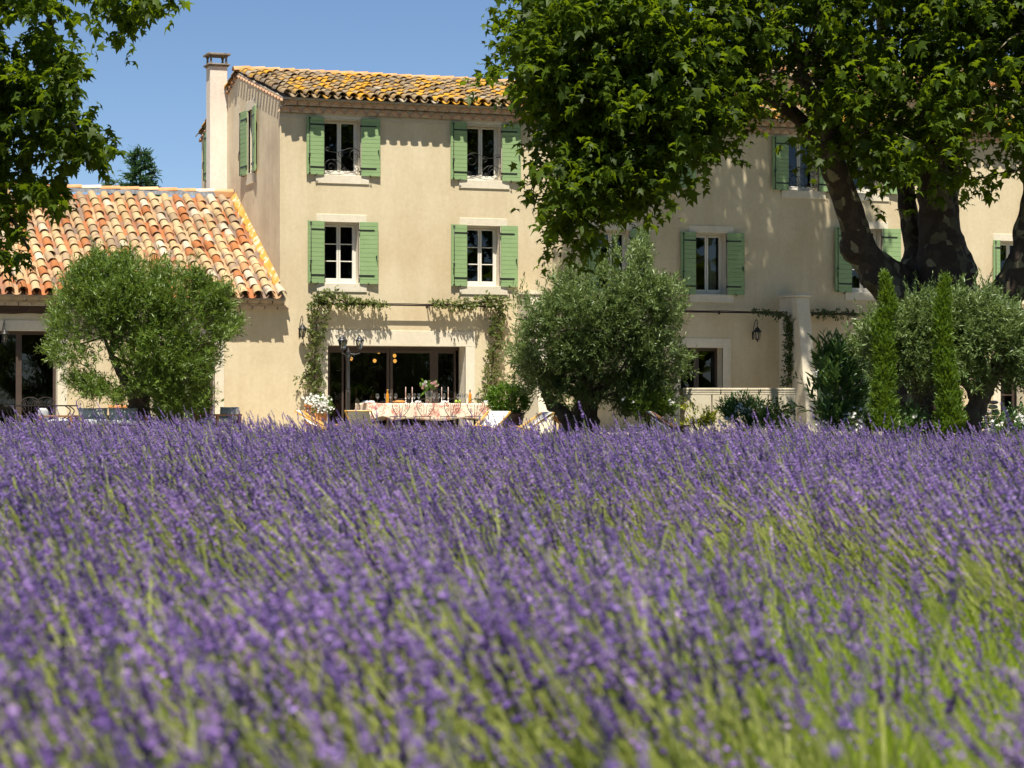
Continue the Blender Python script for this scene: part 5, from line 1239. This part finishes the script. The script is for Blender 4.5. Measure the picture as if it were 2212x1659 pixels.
O = A([c]) + rng.normal(size=(n, 3)) * np.array([.08, .07, .045]); a, b, cc, s, q = sprays(O, O - A([c - Vector((0, 0, .15))]), .07, 5, .06, .5, .3); o = leaves('leaves', a, b, cc, s, T_OVAL, MT['bush'], t, q); o.matrix_local = inv
for (dx, dz, m_) in ((-.15, .06, 'petal'), (-.10, .12, 'petal'), (-.17, -.02, 'pink_petal'), (-.08, .02, 'petal'), (.17, .03, 'pink_petal'), (.13, .10, 'pink_petal'), (.06, .08, 'pink_petal'), (-.12, .04, 'pink_petal')):
    f = c + RGT * dx + Vector((0, -.09, dz)); o_ = np.repeat([tuple(f)], 34, 0); d = unit(34); o = leaves('bloom', o_, d, unit(34), np.full(34, .048), T_OVAL, MT[m_], t); o.matrix_local = inv
t = thing('flower_spray', 'single long green leaf sprig leaning left of the vase', 'sprig', tx(zx(915), -.1)); inv = Matrix.Translation(-t.location); P = np.array([tuple(t.location + RGT * (.05 * i) + Vector((0, 0, .16 + .045 * i))) for i in range(4)]); o = leaves('leaf', P, np.repeat([tuple(RGT + Vector((0, 0, .8)))], 4, 0), np.repeat([(0., -1., .3)], 4, 0), np.full(4, .11), T_OVAL, MT['bush'], t); o.matrix_local = inv
def plate(px, lab):
    t = thing('place_setting', lab, 'plate', tx(px, -.36), group='plates with napkins on the dining table'); k = MB(); k.lathe([(.07, 0), (.13, .014), (.132, .018), (.07, .006)], 20); k.build('plate', MT['linen'], t)
    k = MB(); k.lathe([(.02, .012), (.075, .018), (.085, .035), (.06, .055), (.02, .06)], 9); k.build('napkin', MT['linen'], t)
for q, lab in ((420, 'white plate with folded napkin at the left end of the table'), (475, 'white napkin on a plate beside the leftmost wine glass'), (905, 'white napkin on a plate left of the vase'), (1150, 'white napkin on a plate behind the third near chair'), (1535, 'crumpled white napkin on a plate at the right end of the table')): plate(zx(q), lab)
k = MB(); k.lathe([(.05, 0), (.15, .01), (.17, .035), (.12, .06), (.02, .07)], 16); o = k.build('bread_basket', MT['orange']); o.location = tx(zx(730), -.3); tag(o, 'round golden bread lying right of the left bottle', 'bread')
for i, q in enumerate((1255, 1285)):
    k = MB(); k.lathe([(.01, 0), (.035, .02), (.04, .045), (.02, .075), (.004, .085)], 12); o = k.build('pear', MT['pear']); o.location = tx(zx(q), -.38); tag(o, ('left' if i == 0 else 'right') + ' one of two green pears near the fourth candle', 'fruit', 'pears on the dining table')

# ---- pendant lamps in the dining room
for i, (qx, qy, y) in enumerate(((780, 567, 2.4), (748, 638, 2.4), (905, 598, 2.6), (908, 640, 2.6), (562, 622, 3.4))):
    px, py = (1050 + qx / 2.107) / 1.736, (1050 + qy / 2.107) / 1.736; p = on_front(px, py, y)
    t = thing('pendant_lamp', ['upper amber globe lamp seen through the middle glass panel', 'lower left amber globe lamp seen through the middle glass panel', 'upper amber globe lamp in the right hand glass panel', 'lower amber globe lamp in the right hand glass panel', 'faint amber globe lamp behind the garden lamp post'][i], 'pendant lamp', tuple(p), group='amber globe lamps inside the dining room')
    k = MB(); k.lathe([(.006, -.055), (.04, -.035), (.052, 0), (.04, .035), (.012, .05)], 12); k.build('globe', MT['bulb'], t); k = MB(); k.tube([(0, 0, .045), (0, 0, 2.68 - p.z)], .005, 5); k.build('rod', MT['iron'], t)
k = thing('sideboard', 'low dark sideboard at the back of the dining room', 'sideboard', (4.0, 5.0, 0)); b = MB(); b.box((-1.2, -.25, .08), (1.2, .2, .85)); b.build('body', MT['teak'], k, bevel=.01)
for i in range(3): b = MB(); b.box((-1.15 + .78 * i, -.272, .14), (-.42 + .78 * i, -.252, .80)); b.build('door', MT['teak'], k)

# ---- deck chairs
def deck_chair(label, loc, rz, wood='beech', group='folding deck chairs', sc=1.0):
    t = thing('deck_chair', label, 'deck chair', loc, rz, group, sc)          # faces -y, back at +y
    A_, B_ = Vector((0, .50, .64)), Vector((0, -.52, .04)); C_, D_ = Vector((0, -.36, .34)), Vector((0, .50, .03))
    for s_ in (-.29, .29):
        k = MB(); k.bar(B_ + Vector((s_, 0, 0)), A_ + Vector((s_, 0, 0)), .024, .045); k.build('frame_rail', MT[wood], t, bevel=.004)
        k = MB(); k.bar(D_ + Vector((s_ * .9, 0, 0)), C_ + Vector((s_ * .9, 0, 0)), .022, .04); k.build('frame_rail', MT[wood], t, bevel=.004)
    for (p, w) in ((A_, .30), (B_, .29), (C_, .27), (D_, .26)):
        k = MB(); k.tube([p + Vector((-w, 0, 0)), p + Vector((w, 0, 0))], .014, 8); k.build('crossbar', MT[wood], t)
    k = MB(); n = 18; vs = []; E = Vector((0, -.38, .33)); S_ = Vector((0, .48, .655))
    for i in range(n + 1):
        f = i / n; p = S_.lerp(E, f); p.z -= .20 * math.sin(math.pi * f) * (1 - .25 * f) + (0); p.y += .02
        for x in (-.245, .245): vs.append((x, p.y, p.z))
    k.add(vs, [(2*i, 2*i+1, 2*i+3, 2*i+2) for i in range(n)], 0, True); o = k.build('canvas_sling', MT['canvas'], t); m_ = o.modifiers.new('t', 'SOLIDIFY'); m_.thickness = .004
    return t
def toward(az): return az                                                          # rotation so that the chair's front points to heading az (0 = -y)
d0 = deck_chair('deck chair at the left beside the terracotta urn, seen edge on', spot(692, 51.5, -.02), R(62))
dup(d0, spot(785, 51.6, -.02), R(150), 'deck chair with canvas back towards us before the left end of the table')
dup(d0, spot(1052, 51.0, -.04), R(-52), 'deck chair with bright white sling before the right end of the table')
dup(d0, spot(1140, 51.6, -.06), R(-84), 'deck chair seen edge on at the foot of the middle buttress')
deck_chair('dark wooden deck chair half hidden beside the oleander right of the tall olive', spot(1448, 51.5, -.04), R(55), 'teak', 'folding deck chairs')

# ---- pots
def pot(name, label, px, Z, prof, mname, cat='pot', zb=0.02, n=20):
    t = MB(); t.lathe(prof, n); o = t.build(name, MT[mname]); o.location = spot(px, Z, zb); tag(o, label, cat); return o
pot('terracotta_urn', 'tall terracotta urn of white flowers left of the dining room door', 681, 56.2, [(.16, 0), (.19, .03), (.27, .30), (.29, .50), (.25, .62), (.23, .66), (.27, .69), (.28, .73), (.25, .74), (.24, .69)], 'terracotta', 'urn')
pot('citrus_tub', 'dark brown rimmed tub under the round clipped citrus bush', 1106, 55.5, [(.20, 0), (.22, .03), (.27, .40), (.26, .48), (.31, .50), (.32, .54), (.29, .55), (.27, .50)], 'dark_pot', 'tub')
pot('terracotta_bowl', 'wide shallow terracotta bowl beneath the left trunk of the tall olive', 1215, 56.5, [(.14, 0), (.15, .03), (.10, .12), (.09, .26), (.20, .36), (.25, .40), (.25, .44), (.22, .44), (.2, .40)], 'terracotta', 'pot')
pot('terracotta_pot', 'terracotta pot behind the trunk of the round olive tree', 262, 57.8, [(.20, 0), (.22, .03), (.29, .62), (.32, .64), (.32, .72), (.28, .72), (.27, .66)], 'terracotta', 'pot')
pot('terracotta_pot', 'terracotta pot in the shade between the two slim cypresses', 1950, 52, [(.18, 0), (.2, .03), (.26, .60), (.29, .62), (.29, .70), (.26, .70), (.25, .64)], 'terracotta', 'pot', -.05)
pot('terracotta_pot', 'low brown terracotta trough pot by the end door at the right edge', 2185, 56, [(.30, 0), (.32, .03), (.36, .34), (.40, .36), (.40, .42), (.36, .42), (.35, .38)], 'terracotta', 'pot')
shrub('petunias', 'white flowering plant spilling from the terracotta urn', 'flowers', 689, 56.1, 850, 912, 26, 150, 'bush', T_OVAL, .045, 7, .12, .5, .3, ('petal', [(665,866,6,26),(676,862,7,30),(690,868,8,30),(700,872,7,26),(706,884,6,18),(690,884,7,18),(682,875,8,20),(700,860,4,8)]), zb=.74, seed=21, depth=.28)
shrub('citrus_bush', 'round clipped bright green citrus bush in the dark tub', 'bush', 1098, 55.5, 834, 898, 41, 620, 'bush', T_OVAL, .062, 9, .15, .5, .4, None, zb=.5, seed=22, ball=True)
shrub('shrub', 'small leafy shrub in the pot behind the round olive tree', 'shrub', 255, 57.8, 850, 882, 22, 70, 'bush', T_OVAL, .05, 7, .14, .5, .5, None, zb=.7, seed=23)
cypress('tiny young cypress by the left foot of the tall olive tree', [(872, 1198, 1), (890, 1198, 6), (912, 1199, 8)], 56.5, 160, 'bush', seed=31, lsz=.05)

# ---- lounge furniture by the annexe
def cushion(parent, a, b, name='cushion', puff=.04):
    k = MB(); n = 8; (x0, y0, z0), (x1, y1, z1) = a, b; vs = []
    cx, cy, cz = (x0+x1)/2, (y0+y1)/2, (z0+z1)/2
    bm = bmesh.new(); bmesh.ops.create_cube(bm, size=2); bmesh.ops.subdivide_edges(bm, edges=bm.edges[:], cuts=5, use_grid_fill=True)
    for v in bm.verts:
        u, w, h = v.co; e = lambda t: 1 - abs(t)**3
        ax = [(x1-x0)/2, (y1-y0)/2, (z1-z0)/2]; th = ax.index(min(ax)); c = [u, w, h]; oth = [c[i] for i in range(3) if i != th]
        sc_ = .35 + .65 * (max(0, e(oth[0])) * max(0, e(oth[1])))**.5
        pinch = 1 - .05 * (1 - abs(oth[0])) * abs(oth[1])**4 - .05 * (1 - abs(oth[1])) * abs(oth[0])**4
        c = [q * (sc_ if i == th else pinch) for i, q in enumerate(c)]; v.co = (cx + c[0]*ax[0], cy + c[1]*ax[1], cz + c[2]*ax[2])
    me = bpy.data.meshes.new(name); bm.to_mesh(me); bm.free(); me.materials.append(MT['cushion']); me.polygons.foreach_set('use_smooth', [True]*len(me.polygons))
    return link(name, me, parent)
def sofa(name, label, cat, loc, rz, w, nb, group=None):
    t = thing(name, label, cat, loc, rz, group)                                # faces -y
    for s_ in (-w/2, w/2): k = MB(); k.box((s_ - .03, -.40, .05), (s_ + .03, .36, .10)); k.box((s_ - .03, -.40, .50), (s_ + .03, .38, .54)); k.box((s_ - .03, -.38, .0), (s_ + .03, -.32, .50)); k.box((s_ - .03, .30, .0), (s_ + .03, .36, .50)); k.build('armrest', MT['teak'], t, bevel=.006)
    k = MB(); k.box((-w/2 + .03, -.38, .24), (w/2 - .03, .36, .29)); k.box((-w/2 + .03, .32, .29), (w/2 - .03, .36, .54)); k.build('frame', MT['teak'], t, bevel=.005)
    for i in range(nb):
        a = -w/2 + .05 + (w - .1) * i / nb; b = a + (w - .1) / nb - .02
        cushion(t, (a, -.38, .30), (b, .22, .46), 'seat_cushion'); o = cushion(t, (a, .14, .44), (b, .34, .74), 'back_cushion')
        o.rotation_euler = (R(-8), 0, random.uniform(-.03, .03))
    return t
sofa('garden_sofa', 'wooden garden sofa with two big pale grey cushions before the round olive trunk', 'sofa', spot(240, 52.5, -.02), R(0), 1.45, 2)
sofa('garden_armchair', 'wooden garden armchair with grey cushion seen side on near the iron table', 'armchair', spot(125, 52.5, -.02), R(72), .72, 1, 'wooden garden armchairs')
sofa('garden_armchair', 'wooden garden armchair with grey cushion right of the round olive tree', 'armchair', spot(472, 53.5, 0), R(-62), .72, 1, 'wooden garden armchairs')
p = spot(88, 55.0, .02); t = thing('iron_table', 'long dark iron garden table with curved legs before the annexe door', 'table', p, -YAW * .0)
k = MB(); k.box((-.80, -.35, .695), (.80, .35, .715)); k.box((-.82, -.37, .70), (.82, -.35, .725)); k.box((-.82, .35, .70), (.82, .37, .725)); k.build('tabletop', MT['iron'], t)
for x in (-.62, .62):
    for y in (-.28, .28):
        s_ = 1 if x > 0 else -1; k = MB(); k.tube(curve([(x, y, .70), (x + s_ * .12, y, .60), (x + s_ * .04, y, .46), (x - s_ * .12, y, .36), (x - s_ * .06, y, .18), (x + s_ * .06, y, 0)], 4), .014, 6); k.build('leg', MT['iron'], t)
GA = 'iron chairs behind the iron garden table'
for px, dy, lab in ((62, .7, 'left iron chair with scrolled back behind the iron garden table'), (106, .75, 'middle iron chair with scrolled back behind the iron garden table'), (190, .2, 'iron chair at the right end of the iron garden table')):
    c = dup(c0, Vector((on_front(px, 900, p.y + dy).x, p.y + dy, .02)), random.uniform(-.3, .3), lab); c['group'] = GA; c.scale = (1, 1, 1.04)

# ---- stone fountain wall, rubble pier, stake
Zw = 54.0; a = spot(1476, Zw, 0); zt_ = at(1600, 838, Zw).z; L = (1727 - 1476) / FPX * Zw
t = thing('fountain_wall', 'low pale limestone fountain wall with moulded cap behind the yellow shrub', 'stone wall', a, -YAW * .55)
nb = 4
for i in range(nb): k = MB(); k.box((.02 + L * i / nb + (.003 if i else 0), 0, -.1), (L * (i + 1) / nb - .003, .42, zt_ - .16)); k.build('stone_block', MT['stone'], t, bevel=.006)
for i in range(3):
    x0 = -.02 + (L + .03) * i / 3; x1 = -.02 + (L + .03) * (i + 1) / 3; k = MB(); k.box((x0 + .002, -.022, zt_ - .05), (x1 - .002, .44, zt_)); k.box((x0 + .01, -.012, zt_ - .10), (x1 - .004, .43, zt_ - .052)); k.box((x0 + .02, -.005, zt_ - .158), (x1 - .006, .425, zt_ - .102)); k.build('cap_stone', MT['stone'], t, bevel=.01)
a = spot(2139, 57.0, 0); t = thing('rubble_pier', 'rough dry stone pier beside the end door at the right', 'stone pier', a); random.seed(77)
z = 0
for j in range(7):
    h = random.uniform(.10, .16); x = -.20
    while x < .17:
        w = min(random.uniform(.12, .26), .22 - x); bm = bmesh.new(); bmesh.ops.create_icosphere(bm, subdivisions=2, radius=1)
        sd_ = random.random() * 50
        for v in bm.verts:
            q = v.co; f = max(abs(q.x), abs(q.y), abs(q.z)); q = q * (.55 + .45 / f) * .86; v.co = Vector((q.x * w / 2, q.y * .17, q.z * h / 2)) * (1 + .16 * noise.noise(v.co * 1.8 + Vector((sd_, 0, 0))))
        me = bpy.data.meshes.new('stone'); bm.to_mesh(me); bm.free(); me.materials.append(MT['rubble']); link('stone', me, t, (x + w / 2, random.uniform(-.02, .02), z + h / 2), (random.uniform(-.1, .1), random.uniform(-.12, .12), 0)); x += w
    z += h * .94
k = MB(); p = spot(1882.5, 43, -.05); k.tube([(0, 0, 0), (.005, 0, .5), (0, 0, at(1882, 880, 43).z + .05)], [.032, .031, .030], 9); o = k.build('wooden_stake', mat('weathered_orange_stake', (.42, .22, .09), .9, (.28, .16, .08), 8, .4, 30)); o.location = p; tag(o, 'round wooden tree stake left of the left slim cypress', 'stake')

# ---- the wood across the field, seen only mirrored in the window panes
O = []; random.seed(13)
for i in range(16):
    x = -30 + i * 9 + random.uniform(-3, 3); y = -118 + random.uniform(-8, 8); h = random.uniform(11, 19); r = random.uniform(4.5, 7.5)
    for j in range(240): v = Vector((random.gauss(0, 1), random.gauss(0, 1), random.gauss(0, 1))).normalized() * random.uniform(.6, 1); O.append((x + v.x * r, y + v.y * r, h * .5 + v.z * h * .52))
O = np.array(O); o = leaves('wood', O, unit(len(O)), unit(len(O)), rng.uniform(1.4, 2.6, len(O)), T_OVAL, MT['plane_leaf']); tag(o, 'line of dark woodland beyond the field mirrored in the windows', 'wood', kind='stuff')
# ================================================================== LAVENDER FIELD (one mass: geometry nodes scatter whole plants)
def lav_mat():
    m, nt, p = _new('lavender_flower'); a = nt.nodes.new('ShaderNodeAttribute'); a.attribute_name = 'rnd'
    c = _ramp(nt, a.outputs['Fac'], [(0, (.060, .036, .155)), (.4, (.165, .100, .33)), (.75, (.33, .215, .54)), (1, (.55, .42, .74))])
    c = _mix(nt, 1.0, c, _ramp(nt, _noise(nt, _pos(nt), 1.3, 3, .6), [(.35, (.80, .84, .92)), (.65, (1.15, 1.08, 1.05))]), 'MULTIPLY')
    nt.links.new(c, p.inputs['Base Color']); p.inputs['Roughness'].default_value = .75; p.inputs['Specular IOR Level'].default_value = .2
    t = nt.nodes.new('ShaderNodeBsdfTranslucent'); nt.links.new(c, t.inputs[0]); mx = nt.nodes.new('ShaderNodeMixShader'); mx.inputs[0].default_value = .25
    nt.links.new(p.outputs[0], mx.inputs[1]); nt.links.new(t.outputs[0], mx.inputs[2]); nt.links.new(mx.outputs[0], nt.nodes['Material Output'].inputs[0]); return m
MT['lav_flower'] = lav_mat()
src = bpy.data.collections.new('lavender_plants')      # not linked to the scene: shapes for the scatter only
lr = random.Random(21)
def lav_plant(k):
    V = []; F = []; M_ = []; Rn = []
    def add(vs, fs, m, r):
        b = len(V); V.extend(vs); F.extend([tuple(b + i for i in f) for f in fs]); M_.extend([m] * len(fs)); Rn.extend([r] * len(vs))
    green = k >= 7
    nst = 27 if not green else 8
    for i in range(nst):
        a = lr.uniform(0, 6.283); r0 = .10 * math.sqrt(lr.random()); b = Vector((r0 * math.cos(a), r0 * math.sin(a), .08))
        lean = Vector((-.50 + lr.gauss(0, .15), lr.gauss(-.02, .13), 1)) + Vector((math.cos(a), math.sin(a), 0)) * lr.uniform(.08, .42)
        lean.normalize(); L = lr.gauss(.57, .10) * (.86 if green else 1)
        bend = Vector((-.07, 0, -.02)) * lr.uniform(.2, 1.2)
        tip = b + lean * L + bend; mid = b + lean * L * .55
        x = lean.cross(Vector((lr.gauss(0, 1), lr.gauss(0, 1), .2))).normalized(); w = .0028
        y_ = lean.cross(x).normalized(); rs_ = lr.random()
        add([b + x*w, b - x*w, mid + x*w, mid - x*w, tip + x*w*.8, tip - x*w*.8], [(0,1,3,2), (2,3,5,4)], 1, rs_)
        add([b + y_*w, b - y_*w, mid + y_*w, mid - y_*w, tip + y_*w*.8, tip - y_*w*.8], [(0,1,3,2), (2,3,5,4)], 1, rs_)
        # flower spike: stacked whorls, one set lower down the stem
        sp = lr.uniform(.055, .125); nw = 5 if sp < .075 else (6 if sp < .1 else 8); hue = lr.random() * (.35 if k in (0, 1) else 1.0)
        dirn = (tip - mid).normalized(); base = tip - dirn * sp
        hts = [(j + .5) / nw * sp for j in range(nw)]
        if lr.random() < .45: hts.append(-lr.uniform(.02, .035))
        for j, h in enumerate(hts):
            c = base + dirn * h; rr = (.0076 + .0032 * lr.random()) * (1 - .45 * max(h, 0) / sp); hh = sp / nw * .62
            off = (x * lr.gauss(0, .0016) + y_ * lr.gauss(0, .0016)); c = c + off; q = lr.uniform(0, 1.5); n4 = 4
            ring = [c + (x * math.cos(q + t*math.pi/2) + y_ * math.sin(q + t*math.pi/2)) * rr * lr.uniform(.75, 1.25) + dirn * lr.gauss(0, .002) for t in range(4)]
            add(ring + [c + dirn * hh, c - dirn * hh], [(0,1,4),(1,2,4),(2,3,4),(3,0,4),(1,0,5),(2,1,5),(3,2,5),(0,3,5)], 2, min(1, max(0, hue * .55 + lr.random() * (.2 if k in (0, 1) else .45))))
    for i in range(110 if not green else 150):
        a = lr.uniform(0, 6.283); r0 = .13 * math.sqrt(lr.random()); b = Vector((r0 * math.cos(a), r0 * math.sin(a), lr.uniform(0, .12)))
        d = Vector((math.cos(a) * .6 - .12 + lr.gauss(0, .25), math.sin(a) * .6 + lr.gauss(0, .25), 1)).normalized(); L = lr.uniform(.12, .30) if not green else lr.uniform(.16, .44); s = d.cross(Vector((lr.gauss(0, 1), lr.gauss(0, 1), .3))).normalized() * lr.uniform(.0025, .005)
        add([b, b + d * L * .5 + s, b + d * L, b + d * L * .5 - s], [(0,1,2,3)], 0, lr.random())
    me = bpy.data.meshes.new('lavender_plant'); me.from_pydata([tuple(v) for v in V], [], F)
    for q in ('lav_leaf', 'lav_stem', 'lav_flower'): me.materials.append(MT[q])
    me.polygons.foreach_set('material_index', M_); at_ = me.attributes.new('rnd', 'FLOAT', 'POINT'); at_.data.foreach_set('value', Rn); me.update()
    o = bpy.data.objects.new('lavender_plant', me); src.objects.link(o)
NV = 10
for k in range(NV): lav_plant(k)
P = []; RT = []; SC = []; IX = []
cell = .24; r2 = random.Random(5)
gx = int(70 / cell)
for i in range(-90, 110):
    for j in range(0, 175):
        x = i * cell - 2 + r2.uniform(-.12, .12); y = -55.8 + j * cell + r2.uniform(-.12, .12)
        t, lat, Z = field_top(x, y)
        if Z < 2.2 or Z > 31.3: continue
        if abs(lat) > .24 * Z + 2.6: continue
        # gaps: bands and hollows with fewer flowers
        u = noise.noise(Vector((x * .55 + y * .25, y * .42 - x * .12, 4.0))) + .45 * noise.noise(Vector((x * 1.3, y * 1.1, 9.0)))
        near = max(0, min(1, (22 - Z) / 12))
        green = u < -.16 * (1 - near) + .15 * near - .30 * max(0, min(1, (5.2 - Z) / 2))
        if green and r2.random() < .15: continue
        P.append((x, y, t - .70 - .105 * Z / 31)); s = 1.02 + .16 * u + (r2.gauss(0, .075) + (.22 if r2.random() < .05 else 0)) - (.22 * near if green else 0)
        RT.append((r2.gauss(0, .05), r2.gauss(0, .05), r2.gauss(0, .35))); SC.append(max(.7, s)); 
        dk = noise.noise(Vector((x * .8, y * .8, 20.0))) > .22
        IX.append(r2.randrange(7, NV) if (green and r2.random() < .45 + .53 * near) else (r2.randrange(0, 2) if dk and r2.random() < .7 else r2.randrange(0, 7)))
print('lavender plants', len(P))
me = bpy.data.meshes.new('lavender_field'); me.from_pydata(P, [], [])
a = me.attributes.new('rot', 'FLOAT_VECTOR', 'POINT'); a.data.foreach_set('vector', [c for r in RT for c in r])
a = me.attributes.new('scl', 'FLOAT', 'POINT'); a.data.foreach_set('value', SC)
a = me.attributes.new('pick', 'INT', 'POINT'); a.data.foreach_set('value', IX)
lav = link('lavender', me); tag(lav, 'field of purple lavender in bloom filling the whole foreground', 'lavender', kind='stuff')
ng = bpy.data.node_groups.new('scatter_lavender', 'GeometryNodeTree'); ng.interface.new_socket('Geometry', in_out='INPUT', socket_type='NodeSocketGeometry'); ng.interface.new_socket('Geometry', in_out='OUTPUT', socket_type='NodeSocketGeometry')
N_ = ng.nodes; gi = N_.new('NodeGroupInput'); go = N_.new('NodeGroupOutput'); iop = N_.new('GeometryNodeInstanceOnPoints'); ci = N_.new('GeometryNodeCollectionInfo')
ci.inputs['Collection'].default_value = src; ci.inputs['Separate Children'].default_value = True; ci.inputs['Reset Children'].default_value = True
def na(nm, ty):
    n = N_.new('GeometryNodeInputNamedAttribute'); n.data_type = ty; n.inputs['Name'].default_value = nm; return [s for s in n.outputs if s.enabled and s.name == 'Attribute'][0]
ng.links.new(gi.outputs[0], iop.inputs['Points']); ng.links.new(ci.outputs[0], iop.inputs['Instance']); iop.inputs['Pick Instance'].default_value = True
ng.links.new(na('pick', 'INT'), iop.inputs['Instance Index'])
e2 = N_.new('FunctionNodeEulerToRotation'); ng.links.new(na('rot', 'FLOAT_VECTOR'), e2.inputs[0]); ng.links.new(e2.outputs[0], iop.inputs['Rotation'])
ng.links.new(na('scl', 'FLOAT'), iop.inputs['Scale']); ng.links.new(iop.outputs[0], go.inputs[0])
md = lav.modifiers.new('scatter', 'NODES'); md.node_group = ng
